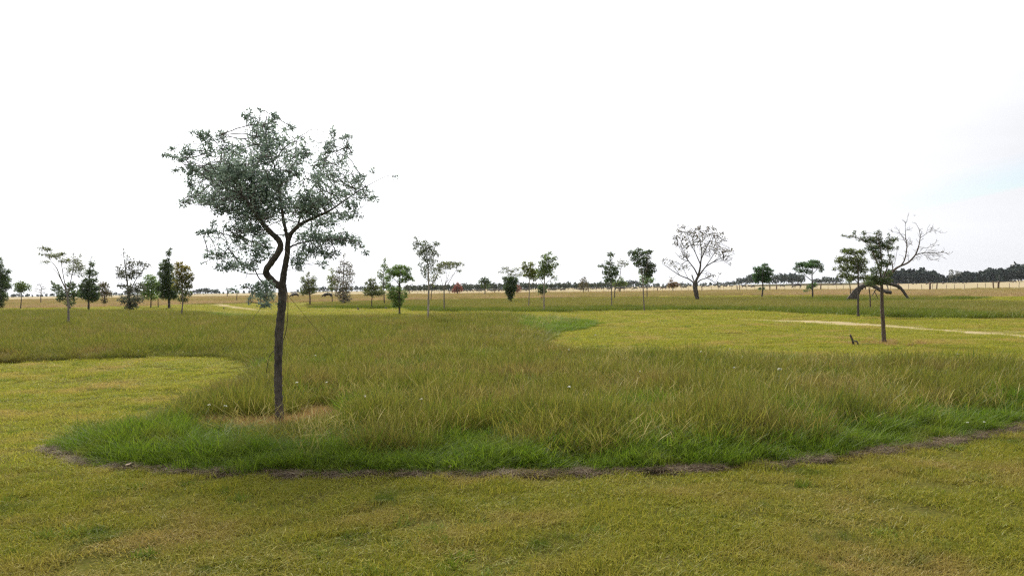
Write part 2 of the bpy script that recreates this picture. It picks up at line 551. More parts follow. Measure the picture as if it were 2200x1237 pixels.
hs = np.where(P[:, 1] > 12, 0.55 + 0.95 * swath, 0.75 + 0.5 * snoise(P, .25, 34))
MAT['front_lawn_blade'] = leaf_mat('front_lawn_blade', (.125, .155, .012), (.300, .270, .036), patch=(.295, .228, .062), patch_scale=0.7, patch_lo=0.45, patch_hi=0.70, transl=0.40, patch2=(.080, .120, .011), scale2=1.6)  # near strip of lawn: same blades in darker colours than behind
C_FRONTLAWN = template('front_lawn', lv, MAT['front_lawn_blade'])
front = P[:, 1] < np.interp(P[:, 0], [-6, -3.6, -3, 0, 3, 5.5, 9], [6.5, 7.6, 8.5, 9, 9, 11, 13]) + RNG.normal(0, .45, len(P))
back_, = np.where(~front); fr_, = np.where(front)
put2('lawn_grass', P[back_], C_LAWN, 6, 1.0, hs[back_], zvar=0.35, grow=0.55, d0=8.0, gz=0.25, tilt=0.05)
put2('front_lawn_grass', P[fr_], C_FRONTLAWN, 6, 1.0, hs[fr_] * 1.15, zvar=0.4, grow=0.55, d0=8.0, gz=0.25, tilt=0.06)

# --- tall meadow grass, olive and browning
MAT['meadow_blade'] = leaf_mat('meadow_blade', (.080, .116, .011), (.210, .190, .034), patch=(.200, .152, .046), patch_scale=0.5, patch_lo=0.46, patch_hi=0.72, transl=0.48, patch2=(.085, .125, .012), scale2=0.9)
mv = []
for k in range(6):
    r = np.random.default_rng(200 + k)
    mv.append(join(blades(170, 0.26, (0.10, 0.32), (0.003, 0.0065), r, (0.05, 0.5), 0.42, 3, (0.05, 0.01)),
                   blades(30, 0.24, (0.26, 0.44), (0.0018, 0.003), r, (0.0, 0.4), 0.35, 4, (0.10, 0.02), head=0.003)))
C_MEADOW = template('meadow', mv, MAT['meadow_blade'])
P = wedge(70000, 5.8, 80, 1.4)
P = P[inside(P[:, :2] + RNG.normal(0, .05, (len(P), 2)), W_MEADOW)]
spot = in_spot(P)
P = P[~spot]
dl = dist_line(P[:, :2], W_FRONT)
px, py = project(P)
gw = np.interp(px, [0, 130, 700, 950, 1300, 1500, 1850, 2300], [0.7, 1.1, 1.25, 1.0, 0.75, 0.45, 0.6, 0.5])
gnoise = snoise(P, 0.9, 41)
lobe = inside(np.stack([px, py], -1), np.array([(1110, 685), (1200, 680), (1300, 690), (1300, 720), (1180, 725), (1110, 712)])) | inside(np.stack([px, py], -1), np.array([(440, 670), (560, 676), (565, 690), (460, 690)]))
green = (dl < gw * (0.35 + 0.9 * gnoise + 0.35 * RNG.random(len(P)))) | lobe | ((snoise(P, 0.5, 43) > 0.83) & (P[:, 1] < 18))
edge = dist_line(P[:, :2], W_EDGES)
front_of = np.zeros(len(P), bool)
for c, (a_, b_) in STRAW_SPOTS:
    front_of |= (np.abs(P[:, 0] - c[0] * P[:, 1] / c[1]) < a_ * 1.1) & (P[:, 1] < c[1]) & (P[:, 1] > c[1] - b_ - 1.3)
short = np.where(front_of, 0.45, 1.0) * np.clip(0.55 + edge / (0.05 * P[:, 1] + 0.35) * 0.45, 0.55, 1.0)
PM, PG, SM, SG = P[~green], P[green], short[~green], short[green]

thin = RNG.random(len(PM)) < 0.9
hs = SM * (0.75 + 0.5 * snoise(PM, 0.8, 47))
put2('meadow_grass', PM[thin], C_MEADOW, 6, 1.0, hs[thin], grow=0.32, d0=9.0, gz=0.0, tilt=0.09)

# --- lush green grass along the mown edge
MAT['lush_blade'] = leaf_mat('lush_blade', (.070, .132, .008), (.155, .218, .018), patch=(.150, .165, .022), patch_scale=1.6, patch_lo=0.52, patch_hi=0.74, transl=0.5)
gv = []
for k in range(6):
    r = np.random.default_rng(300 + k)
    gv.append(join(blades(110, 0.22, (0.14, 0.34), (0.005, 0.010), r, (0.05, 0.6), 0.6, 4, (0.14, -0.05)),
                   blades(60, 0.24, (0.08, 0.18), (0.004, 0.008), r, (0.2, 1.0), 0.4, 3, (0.1, 0))))
C_LUSH = template('lush', gv, MAT['lush_blade'])
put2('lush_grass', PG, C_LUSH, 6, 1.0, SG * (0.55 + 0.75 * snoise(PG, 0.35, 49)), xys=np.clip(.5 + 1.4 * dist_line(PG[:, :2], W_FRONT), .5, 1), grow=0.32, d0=9.0, tilt=0.12)

# --- straw-coloured seed stalks standing over the meadow
MAT['stalk'] = leaf_mat('seed_stalk', (.34, .290, .075), (.47, .40, .15), transl=0.25)
sv = []
for k in range(6):
    r = np.random.default_rng(400 + k)
    sv.append(blades(22, 0.36, (0.26, 0.50), (0.0014, 0.0024), r, (0.05, 0.5), 0.45, 5, (0.10, 0.0), head=0.0032))
C_STALK = template('stalk', sv, MAT['stalk'])
P = wedge(11000, 6.2, 60, 1.35)
P = P[inside(P[:, :2], W_MEADOW)]
P = P[~in_spot(P)]
dl = dist_line(P[:, :2], W_EDGES)
px, py = project(P)
pr = (0.15 + 0.85 * snoise(P, 1.3, 51)) * np.clip((dl - 0.25) / 0.9, 0, 1) * np.interp(px, [0, 500, 900, 1450, 1700, 2200], [0.35, 0.45, 0.8, 1.0, 1.0, 0.6])
P = P[RNG.random(len(P)) < pr]
put('seed_stalks', P, C_STALK, 6, 1.0, 0.25, grow=0.2, d0=9.0, tilt=0.10)

# --- far meadow behind the mown strip: greener along its near edge
MAT['far_blade'] = leaf_mat('far_meadow_blade', (.150, .162, .028), (.280, .240, .064), patch=(.135, .160, .022), patch_scale=0.05, patch_lo=0.52, patch_hi=0.70, transl=0.35)
MAT['far_lush'] = leaf_mat('far_lush_blade', (.085, .130, .012), (.165, .185, .026), transl=0.35)
fv = []
for k in range(5):
    r = np.random.default_rng(500 + k)
    fv.append(blades(170, 0.8, (0.14, 0.34), (0.014, 0.028), r, (0.05, 0.6), 0.5, 2, (0.12, 0.02)))
C_FAR = template('far', fv, MAT['far_blade'])
C_FARLUSH = template('far_lush', fv, MAT['far_lush'])
P = wedge(26000, 34, 125, 1.0)
P = P[inside(P[:, :2], W_FAR) | inside(P[:, :2], W_BACK)]
dl = np.minimum(dist_line(P[:, :2], W_FAR[:12]), dist_line(P[:, :2], W_BACK[:5]))
lush = dl < 2.0 + 5.0 * snoise(P, 9.0, 71) * (RNG.random(len(P)) < .75)
put('far_meadow_grass', P[~lush], C_FAR, 5, 1.0, 0.25, grow=0.3, d0=50.0, tilt=0.06)
put('far_lush_grass', P[lush], C_FARLUSH, 5, 1.0, 0.25, grow=0.3, d0=50.0, tilt=0.06)

# --- dry straw field up to the fence
MAT['dry_blade'] = leaf_mat('dry_blade', (.33, .270, .105), (.26, .225, .080), patch=(.39, .290, .150), patch_scale=0.03, patch_lo=0.45, patch_hi=0.6, transl=0.3)
dv = []
for k in range(5):
    r = np.random.default_rng(600 + k)
    dv.append(blades(120, 1.3, (0.18, 0.5), (0.02, 0.05), r, (0.05, 0.5), 0.35, 2, (0.12, 0.02)))
C_DRY = template('dry', dv, MAT['dry_blade'])
P = wedge(22000, 75, 330, 0.9)
px, py = project(P)
k = (py < dry_y(px)) & (P[:, 1] < fence_d(px) + 6)
P = P[k]
put('dry_field_grass', P, C_DRY, 5, 1.0, 0.3, grow=0.3, d0=100.0, tilt=0.06)

# --- short straw round the foot of the big tree and the right-hand tree
MAT['straw'] = leaf_mat('short_straw', (.40, .26, .095), (.30, .215, .085), transl=0.25)
C_STRAW = template('straw', [blades(140, 0.17, (0.04, 0.14), (0.003, 0.006), np.random.default_rng(700 + k), (0.2, 1.2), 0.4, 3, (0.15, 0)) for k in range(4)], MAT['straw'])
P = np.concatenate([np.c_[c + (RNG.random((120, 2)) * 2 - 1) * np.array(ab) * 1.1, np.zeros(120)] for c, ab in STRAW_SPOTS])
P = P[in_spot(P)]
q = ground(1900, 738)[:2]
P2 = np.c_[q + RNG.normal(0, 1, (30, 2)) * np.array([0.55, 0.6]), np.zeros(30)]
P3 = np.concatenate([np.c_[ground(x, y)[:2] + RNG.normal(0, 1, (60, 2)) * np.array([1.2, 0.16]) , np.zeros(60)] for x, y in ((1300, 1180), (1250, 1205))])
put('short_straw', np.concatenate([P, P2]), C_STRAW, 4, 1.0, 0.3, grow=0.4, tilt=0.15)

# --- brown clippings thrown up along the mown edge
MAT['clip'] = leaf_mat('dead_clippings', (.085, .062, .042), (.25, .195, .13), transl=0.15)
cv = []
for k in range(5):
    r = np.random.default_rng(800 + k)
    v, f, t = blades(130, 0.17, (0.05, 0.16), (0.003, 0.0055), r, (1.0, 4.0), 0.6, 4, (0, 0), flat=0.6)
    v[:, 2] += np.repeat(r.random(130) * 0.05, 10)
    cv.append((v, f, t))
C_CLIP = template('clip', cv, MAT['clip'])
pts = densify(W_FRONT, 0.05)[:-40]
n = 2600
i = RNG.integers(0, len(pts) - 1, n)
q = pts[i] + RNG.normal(0, 1, (n, 2)) * np.array([0.05, 0.030]) - np.array([0, 0.05])
keep = RNG.random(n) < 0.25 + 0.75 * snoise(q, 0.4, 61)
P = np.c_[q[keep], np.zeros(keep.sum())]
P = P[np.abs(P[:, 0]) < 0.85 * P[:, 1]]
put('grass_clippings', P, C_CLIP, 5, 0.7, 0.4, tilt=0.1)

# --- coarser dark green clumps and flat weeds dotted through the near lawn
MAT['weed'] = leaf_mat('weed_leaf', (.095, .150, .012), (.190, .235, .030), transl=0.3)
wv = []
for k in range(5):
    r = np.random.default_rng(900 + k)
    wv.append(join(blades(70, 0.12, (0.03, 0.085), (0.005, 0.009), r, (0.1, 0.9), 0.5, 3, (0, 0)), blades(16, 0.10, (0.04, 0.07), (0.012, 0.02), r, (1.0, 2.5), 0.3, 3, (0, 0), flat=0.5)))
C_WEED = template('weed', wv, MAT['weed'])
P = wedge(2600, 3.9, 24, 1.2)
P = P[~inside(P[:, :2], W_MEADOW)]
P = P[RNG.random(len(P)) < snoise(P, 0.7, 91) ** 2.2 * .4]
put('lawn_weeds', P, C_WEED, 5, 0.9, 0.4, grow=0.4, d0=7.0, tilt=0.05)
# ------------------------------------------------------------------ trees
CROPS = {1: (4.5833, 0, 480), 2: (4.5833, 400, 480), 3: (4.5833, 800, 480), 4: (4.5833, 1200, 470), 5: (3.9286, 1640, 460), 6: (2.578, 320, 200), 0: (1, 0, 0)}
def cv_(c, pts):
    s, ox, oy = CROPS[c]
    return [(p[0] / s + ox, p[1] / s + oy) + tuple(v / s if i < 2 else v for i, v in enumerate(p[2:])) for p in pts]

def resample(P, step):
    P = np.asarray(P, float)
    seg = np.linalg.norm(np.diff(P, axis=0), axis=1)
    L = np.r_[0, np.cumsum(seg)]
    n = max(2, int(L[-1] / step) + 1)
    s = np.linspace(0, L[-1], n)
    out = np.stack([np.interp(s, L, P[:, i]) for i in range(P.shape[1])], -1)
    for _ in range(2):
        out[1:-1] = 0.25 * out[:-2] + 0.5 * out[1:-1] + 0.25 * out[2:]
    return out

def colonize(att, nodes, par, step, kill, rng, iters=90, maxnodes=9000):
    """grow twigs from nodes towards attraction points"""
    nodes = [np.array(n) for n in nodes]; par = list(par)
    att = np.asarray(att)
    N = np.array(nodes)
    d = np.linalg.norm(att[:, None] - N[None], axis=2)
    near, dist = d.argmin(1), d.min(1)
    alive = np.ones(len(att), bool)
    kids = {}
    for _ in range(iters):
        ids = np.unique(near[alive])
        if len(ids) == 0 or len(nodes) > maxnodes: break
        new = []
        for i in ids:
            a = att[alive & (near == i)]
            v = a - nodes[i]
            v = (v / (np.linalg.norm(v, axis=1)[:, None] + 1e-9)).mean(0)
            ln = np.linalg.norm(v)
            if ln < 0.15: v = a[0] - nodes[i]; ln = np.linalg.norm(v) + 1e-9
            v = v / ln + rng.normal(0, 0.22, 3)
            if par[i] >= 0:
                m = nodes[i] - nodes[par[i]]; v = v + 0.45 * m / (np.linalg.norm(m) + 1e-9)
            v[2] += 0.10; v /= np.linalg.norm(v)
            p = nodes[i] + v * step
            if any(np.linalg.norm(p - q) < step * 0.35 for q in kids.get(i, [])):
                if len(kids[i]) > 3:
                    alive[np.where(alive & (near == i))[0][0]] = False
                    continue
            kids.setdefault(i, []).append(p)
            new.append((p, i))
        if not new: continue
        s0 = len(nodes)
        for p, i in new:
            nodes.append(p); par.append(i)
        Q = np.array([p for p, _ in new])
        dd = np.linalg.norm(att[:, None] - Q[None], axis=2)
        b, bd = dd.argmin(1), dd.min(1)
        better = bd < dist
        near[better] = s0 + b[better]; dist[better] = bd[better]
        alive &= dist > kill
    return np.array(nodes), np.array(par)

def chains(par, rad):
    n = len(par)
    kids = [[] for _ in range(n)]
    for i, p in enumerate(par):
        if p >= 0: kids[p].append(i)
    out, stack = [], [(i, -1) for i in range(n) if par[i] < 0]
    while stack:
        i, p = stack.pop()
        c = [p, i] if p >= 0 else [i]
        while kids[i]:
            ks = sorted(kids[i], key=lambda k: -rad[k])
            stack += [(k, i) for k in ks[1:]]
            i = ks[0]; c.append(i)
        out.append(c)
    return out

def leaf_quads(base, axis, L, W, rng):
    n = len(base)
    axis = axis / (np.linalg.norm(axis, axis=1)[:, None] + 1e-9)
    r = rng.normal(0, 1, (n, 3))
    side = np.cross(axis, r); side /= np.linalg.norm(side, axis=1)[:, None] + 1e-9
    mid = base + axis * (L * 0.45)[:, None]
    V = np.stack([base, mid - side * (W * 0.5)[:, None], base + axis * L[:, None], mid + side * (W * 0.5)[:, None]], 1)
    Fq = np.arange(n * 4).reshape(n, 4)
    return V.reshape(-1, 3), Fq

LEAFMAT, BARKMAT = {}, {}
DENS, LEAFK, TWIGK, LIM = 1.55, 1.05, 1.7, 5.5
def lm(a, b, tr=0.35):
    k = (a, b, tr)
    if k not in LEAFMAT: LEAFMAT[k] = leaf_mat('foliage', a, b, transl=tr, gloss=0.01)
    return LEAFMAT[k]
BARK = {'dark': bark_mat('bark_dark', (.038, .031, .026), (.105, .088, .072), 45, 1.0),
        'grey': bark_mat('bark_grey', (.12, .10, .085), (.22, .19, .16), 30),
        'pale': bark_mat('bark_pale', (.16, .135, .10), (.34, .30, .25), 18),
        'brown': bark_mat('bark_brown', (.058, .041, .030), (.125, .092, .066), 35, 1.0)}

def make_tree(name, label, cat, crop, base, blobs, paths=(), tr=2.0, dens=1.0, leaf=(3.6, 1.7), colors=((.04, .075, .02), (.09, .12, .035)), bark='dark',
              ext=0.0, natt=170, step_px=3.0, droop=0.0, up=0.3, seed=0, group=None, tinth=0.0, twig_px=0.35, dist=None, leafy=True, depth=1.0, tip=0.30, spread=1.0, kind_tr=0.5, crown_name='crown', trunk_fork=None, split=False):
    """a tree surveyed in the photograph: base point, limb lines and crown masses, built at its own distance with its own depth.
    blobs: (x, y, rx, ry[, density]); paths: [(x, y, radius), ...] limb lines; ext: height of the grass hiding the foot"""
    rng = np.random.default_rng(1000 + seed)
    if seed != 50:
        leaf = (leaf[0] * LEAFK, leaf[1] * LEAFK); twig_px *= TWIGK
    base = cv_(crop, [base])[0]
    blobs = cv_(crop, [b[:4] + ((b[4],) if len(b) > 4 else (1.0,)) for b in blobs])
    blobs = [(b[0], b[1], b[2], b[3], b[4]) for b in blobs]
    s0, ox, oy = CROPS[crop]
    blobs = [(b[0], b[1], src[2] / s0, src[3] / s0, b[4]) for b, src in zip(blobs, blobs)] if False else blobs
    bx, by = base[0], base[1]
    if ext:
        by = horizon(bx) + (by - horizon(bx)) / (1 - ext / EYE)
    foot = ground(bx, by)
    D = foot[1]
    pm = D / F                                            # metres per survey pixel here
    cx = np.array([[b[0], b[1]] for b in blobs])
    span = max(cx[:, 0].max() - cx[:, 0].min() + 1.2 * max(b[2] for b in blobs), 8) / 2
    offs = [rng.uniform(-0.45, 0.45) * span * pm * depth * (1 if len(blobs) > 2 else 0.2) for _ in blobs]
    # --- skeleton
    nodes, par, fixed = [], [], {}
    step = step_px * pm
    if not paths:
        topb = min(blobs, key=lambda b: b[1])
        cxm = np.average([b[0] for b in blobs], weights=[b[2] * b[3] for b in blobs])
        cym = np.average([b[1] for b in blobs], weights=[b[2] * b[3] for b in blobs])
        j = rng.normal(0, 1, 2)
        ty = topb[1] + topb[3] * 0.3
        paths = [[(bx, by, tr), (bx * 0.75 + cxm * 0.25 + j[0], by * 0.6 + cym * 0.4, tr * 0.8), (cxm * 0.8 + bx * 0.2 + j[1], cym, tr * 0.5), (topb[0] * 0.7 + cxm * 0.3, ty, tr * 0.15)]]
        nat = True
    else:
        paths = [cv_(crop, [p[:2] for p in path]) for path in paths] if False else [[(q[0], q[1], p[2]) for q, p in zip(cv_(crop, [p[:2] for p in path]), path)] for path in paths]
        paths[0][0] = (bx, by, paths[0][0][2])
    P0 = None
    for k, path in enumerate(paths):
        dep = rng.uniform(-0.3, 0.3) * span * pm * depth
        W3 = []
        for m, (x, y, r) in enumerate(path):
            f = 0 if k == 0 else m / max(1, len(path) - 1)
            p = at(x, y, D + dep * f)
            W3.append(list(p) + [r * pm])
        W3 = np.array(W3)
        W3[0, 2] = 0.0 if k == 0 else W3[0, 2]
        R4 = resample(W3, step * 0.8)
        if k == 0:
            start = -1
        else:
            A = np.array(nodes); start = int(np.linalg.norm(A - R4[0, :3], axis=1).argmin())
            delta = A[start] - R4[0, :3]
            R4[:, :3] += delta * np.linspace(1, 0, len(R4))[:, None]
            R4 = R4[1:]
        for p in R4:
            nodes.append(p[:3]); par.append(start); start = len(nodes) - 1
            fixed[start] = p[3]
    nfix = len(nodes)
    # --- attraction points in the crown masses
    area = np.array([b[2] * b[3] * max(b[4], 0.25) for b in blobs])
    if seed == 50: blobs = [(b[0], b[1], b[2], b[3], b[4] ** .6) for b in blobs]
    cnt = np.maximum(4, (area / area.sum() * natt).astype(int))
    att = []
    for b, o_, c in zip(blobs, offs, cnt):
        u = rng.normal(0, 1, (c, 3)); u /= np.linalg.norm(u, axis=1)[:, None]
        u *= (rng.random(c) ** (1 / 2.6))[:, None]
        X, Y = b[0] + u[:, 0] * b[2], b[1] + u[:, 1] * b[3]
        dd = D + o_ + u[:, 2] * 0.8 * math.sqrt(b[2] * b[3]) * pm
        att.append(ray(X, Y) * dd[:, None] + np.array([0, 0, EYE]))
    att = np.concatenate(att)
    att = att[att[:, 2] > 0.12]
    low = int(nfix * 0.3) if (trunk_fork is None) else 0
    N, PR = colonize(att, nodes, par, step, step * 1.1, rng)
    n = len(N)
    # --- thickness
    rad = np.zeros(n); acc = np.zeros(n); haskid = np.zeros(n, bool)
    haskid[PR[PR >= 0]] = True
    for i in range(n - 1, -1, -1):
        rad[i] = max(twig_px * pm * 0.5, acc[i] ** (1 / 2.2)) if haskid[i] else twig_px * pm * 0.5
        if i in fixed: rad[i] = max(fixed[i], twig_px * pm * 0.5)
        if PR[i] >= 0: acc[PR[i]] += min(rad[i], 1.2 * pm) ** 2.2 * 0.97
    tb = Tubes(); parts = []
    for c in chains(PR, rad):
        pts, rr = N[c].copy(), rad[c].copy()
        if c[0] != 0 and len(c) > 1: rr[0] = min(rr[0], rr[1] * 1.15)
        if len(c) > 4:
            pts[1:-1] = 0.25 * pts[:-2] + 0.5 * pts[1:-1] + 0.25 * pts[2:]
        if c[0] == 0 and rr[0] > 0.02:
            k_ = max(2, int(0.22 / (step * 0.8))); rr[:k_] *= 1 + 0.45 * np.linspace(1, 0, k_) ** 2
        big = rr[0] > (2.5 if split else 1.0) * pm
        if split and (c[0] == 0 or (len(c) > 1 and c[1] in fixed)):
            t1 = Tubes(); t1.add(pts, rr, 14 if c[0] == 0 else 10, rough=0.07, rng=rng)
            parts.append(('trunk' if c[0] == 0 else 'limb', t1))
        else:
            tb.add(pts, rr, 8 if big else (5 if rr[0] > 0.5 * pm else 3), cap=big, rough=0.05 if big else 0, rng=rng)
    root = empty(name, foot)
    tag(root, label, cat, group)
    for nm, t1 in parts:
        link(nm, t1.mesh(nm, BARK[bark], origin=foot), root)
    if tb.n:
        link('twigs' if split else 'trunk', tb.mesh('twigs' if split else 'trunk', BARK[bark], origin=foot), root)
    # --- leaves
    if leafy:
        cand = np.where((rad < tip * max(tr, 2.0) * pm) & (np.arange(n) >= (nfix if len(paths) > 1 or n > nfix + 10 else 0)))[0]
        if len(cand) < 5: cand = np.arange(n)[int(n * 0.6):]
        B_, AX, TI = [], [], []
        la = leaf[0] * leaf[1] * 0.5 * 0.55
        ztop, zbot = N[:, 2].max(), N[cand, 2].min()
        for b, o_ in zip(blobs, offs):
            c = int(dens * DENS * b[4] * math.pi * b[2] * b[3] / la)
            if c < 1: continue
            u = rng.normal(0, 1, (c, 3)); u /= np.linalg.norm(u, axis=1)[:, None]
            u *= (rng.random(c) ** (1 / 2.3))[:, None]
            X, Y = b[0] + u[:, 0] * b[2], b[1] + u[:, 1] * b[3]
            S = ray(X, Y) * (D + o_ + u[:, 2] * 0.8 * math.sqrt(b[2] * b[3]) * pm)[:, None] + np.array([0, 0, EYE])
            A = N[cand]
            near = np.empty(c, int)
            for q in range(0, c, 2000):
                near[q:q + 2000] = ((S[q:q + 2000, None] - A[None]) ** 2).sum(2).argmin(1)
            Q = A[near]
            f = rng.random(c)[:, None] * spread
            dv = S - Q; dn = np.linalg.norm(dv, axis=1)
            lim = np.minimum(1.0, LIM * step / (dn + 1e-9))[:, None]
            p = Q + dv * f * lim + rng.normal(0, 0.7 * pm, (c, 3))
            ok = p[:, 2] > 0.05
            p, dv, Q = p[ok], dv[ok], Q[ok]
            br = A[near[ok]] - N[np.maximum(PR[cand[near[ok]]], 0)]
            ax = dv / (dn[ok][:, None] + 1e-9) * 0.5 + br / (np.linalg.norm(br, axis=1)[:, None] + 1e-9) * 0.6 + rng.normal(0, 0.55, p.shape)
            ax[:, 2] += up - droop
            B_.append(p); AX.append(ax)
            clump = snoise(np.c_[p[:, 0] + p[:, 1] * 0.4, p[:, 2]], 6 * pm, seed + 9)
            h = np.clip((p[:, 2] - zbot) / (ztop - zbot + 1e-6), 0, 1)
            TI.append(np.clip(0.55 * rng.random(len(p)) + 0.45 * clump + tinth * (h - 0.5) * 2, 0, 1))
        B_, AX, TI = np.concatenate(B_), np.concatenate(AX), np.concatenate(TI)
        L = leaf[0] * pm * rng.uniform(0.6, 1.35, len(B_)); Wd = leaf[1] * pm * rng.uniform(0.7, 1.3, len(B_))
        V, Fq = leaf_quads(B_, AX, L, Wd, rng)
        link(crown_name, make_mesh('crown', V - foot, [Fq], lm(*colors, kind_tr), tint=np.repeat(TI, 4)), root)
    return root

DKG = ((.056, .092, .036), (.120, .165, .064))
MID = ((.090, .145, .042), (.185, .240, .075))
FRESH = ((.110, .190, .046), (.220, .310, .090))
YEL = ((.110, .155, .030), (.225, .240, .056))
OLV = ((.095, .125, .046), (.200, .215, .085))
BRN = ((.085, .080, .040), (.175, .155, .080))
RED = ((.20, .065, .050), (.33, .14, .105))
GRY = ((.070, .082, .052), (.150, .155, .105))
BLG = ((.038, .066, .046), (.080, .110, .078))

T = make_tree
T('conifer_tree', 'dark feathery conifer cut off by the left edge of the view', 'tree', 1, (-40, 862), [(-35, 330, 35, 110, .8), (-20, 420, 60, 90, .8), (-10, 520, 110, 60), (30, 560, 90, 40), (-30, 620, 130, 70), (60, 620, 70, 30), (-20, 720, 110, 70, 1.1), (-20, 800, 60, 45, .9), (70, 470, 65, 22, .6)], tr=3.5, dens=1.6, leaf=(5.5, 1.0), colors=DKG, natt=320, up=0.15, seed=1)
T('young_tree', 'small round green sapling at the straw field edge, second tree from the left', 'tree', 1, (202, 840), [(205, 600, 55, 35), (190, 650, 55, 50), (225, 640, 50, 40), (275, 620, 45, 28, .5), (285, 655, 35, 20, .4), (150, 600, 25, 25, .3)], tr=1.1, colors=MID, dens=1.1, seed=2, leaf=(3.0, 1.6))
T('bare_tree', 'leafless pale grey young tree in the straw field, left of the leaning feathery tree', 'tree', 1, (402, 790), [(400, 640, 65, 60), (390, 590, 40, 30), (430, 650, 45, 60), (360, 650, 35, 45)], tr=1.2, bark='grey', leafy=False, natt=220, step_px=2.2, seed=3, twig_px=0.30)
T('feathery_tree', 'slender tree leaning left with feathery, layered leaves and several thin grey stems', 'tree', 1, (677, 985), [(430, 245, 60, 20, .9), (480, 262, 50, 25), (420, 305, 60, 14, .8), (500, 320, 60, 25), (450, 380, 60, 16, .8), (560, 320, 70, 30), (620, 300, 60, 22), (640, 370, 70, 30), (740, 370, 80, 40, .7), (720, 440, 90, 40, .8), (790, 430, 60, 50, .8), (790, 310, 25, 22, .6), (730, 305, 15, 25, .5), (690, 490, 60, 30, .5), (800, 500, 50, 40, .5)],
  paths=[[(677, 985, 2.6), (672, 780, 2.0), (655, 660, 1.6), (610, 570, 1.2), (560, 440, .9), (500, 365, .5), (440, 300, .3)], [(655, 660, 1.2), (625, 520, .9), (605, 400, .6), (600, 330, .3)], [(668, 720, 1.2), (700, 560, .9), (725, 420, .6), (728, 310, .25)], [(610, 570, .8), (560, 480, .5), (470, 400, .3)]], bark='grey', ext=.28, colors=OLV, dens=.75, leaf=(5.2, 1.1), droop=.45, natt=230, seed=4)
T('bush', 'dark small-leaved shrub spreading behind the leaning feathery tree', 'shrub', 1, (690, 842), [(560, 640, 65, 55, .8), (520, 590, 30, 30, .5), (700, 620, 70, 55), (620, 700, 90, 55, .9), (720, 700, 80, 60), (690, 780, 60, 50, .8), (790, 690, 40, 50, .6), (600, 745, 60, 30, .6)], tr=2.2, colors=DKG, dens=1.0, seed=5, leaf=(3.2, 1.9))
T('evergreen_tree', 'dark evergreen with a thin bare leader, right of the leaning feathery tree', 'tree', 1, (872, 862), [(902, 330, 6, 40, .25), (905, 410, 40, 40, .6), (890, 490, 60, 50, .9), (870, 590, 75, 60), (860, 660, 85, 70, 1.3), (900, 720, 90, 60, 1.3), (930, 560, 40, 40, .5), (800, 620, 35, 30, .7), (945, 640, 45, 35, .8), (950, 500, 25, 30, .4), (820, 720, 50, 25, .8)], tr=2.4, colors=DKG, dens=1.5, leaf=(4.0, 1.4), natt=240, tinth=.3, seed=6)
T('young_tree', 'brownish stunted small tree between the dark evergreen and the sparse leafy tree', 'tree', 1, (1030, 810), [(1030, 610, 55, 35, .8), (1020, 680, 60, 60), (1070, 690, 50, 40, .5), (1030, 770, 35, 35, .7), (985, 620, 35, 35, .5)], tr=1.5, colors=BRN, dens=1.2, seed=7)
T('leafy_tree', 'sparse tree with loose small leaves down to the ground and a bare forked top', 'tree', 1, (1280, 872), [(1215, 280, 18, 45, .15), (1250, 330, 30, 40, .25), (1280, 400, 70, 60, .6), (1370, 400, 50, 40, .6), (1430, 420, 60, 40, .6), (1190, 500, 60, 60, .7), (1180, 440, 40, 40, .4), (1270, 510, 80, 60, .8), (1350, 490, 70, 50, .7), (1190, 620, 50, 30, .6), (1290, 650, 90, 60, .9), (1380, 640, 60, 60, .7), (1320, 750, 110, 55, 1.0), (1220, 750, 70, 50, .7), (1290, 820, 70, 45, 1.2)],
  paths=[[(1280, 872, 3.0), (1262, 650, 2.0), (1240, 480, 1.3), (1220, 340, .7), (1207, 240, .25)], [(1265, 700, 1.4), (1330, 560, .9), (1420, 430, .35)]], colors=GRY, bark='grey', dens=1.0, leaf=(3.8, 2.0), natt=330, seed=8)
T('young_tree', 'pale green fine-leaved small tree partly hidden behind the dark cypress-like tree', 'tree', 1, (1485, 832), [(1480, 540, 80, 40, .8), (1460, 610, 95, 50), (1480, 670, 100, 50), (1530, 600, 60, 60, .8), (1430, 700, 60, 50, .8), (1500, 730, 70, 35, .7)], tr=1.4, colors=FRESH, dens=1.3, leaf=(2.6, 1.4), seed=9)
T('young_tree', 'slim sapling with a thin dark stem just left of the dark cypress-like tree', 'tree', 1, (1558, 827), [(1560, 640, 50, 50), (1555, 690, 45, 40, .7)], tr=1.0, colors=MID, dens=1.0, seed=10)
T('cypress_tree', 'dense dark conifer with a loose pointed top, left of the autumn-tinted tree', 'tree', 1, (1665, 840), [(1680, 260, 20, 22, .5), (1660, 300, 35, 35, .7), (1640, 370, 40, 30, .8), (1640, 440, 70, 60, 1.3), (1640, 540, 75, 80, 1.5), (1650, 640, 85, 70, 1.5), (1660, 710, 105, 45, 1.4), (1590, 400, 30, 40, .5), (1570, 490, 35, 25, .8), (1725, 560, 35, 30, .8), (1560, 640, 35, 30, .9), (1745, 650, 40, 30, .8), (1700, 450, 25, 25, .6)], tr=3.0, colors=DKG, dens=1.8, leaf=(4.2, 1.2), natt=300, seed=11)
T('autumn_tree', 'tree with yellowing orange top and thin grey trunk, right of the dark conifer', 'tree', 1, (1783, 890), [(1760, 405, 55, 28), (1800, 450, 90, 45), (1760, 500, 70, 40), (1860, 520, 60, 40, .9), (1800, 560, 100, 50), (1890, 540, 30, 20, .6), (1760, 630, 80, 50, .9), (1850, 620, 60, 40, .8), (1830, 690, 70, 40), (1800, 750, 55, 40, .9)], tr=1.8, bark='grey', ext=.28, colors=((.055, .090, .026), (.225, .190, .045)), tinth=.55, dens=1.2, natt=260, leaf=(4.2, 1.7), seed=12)
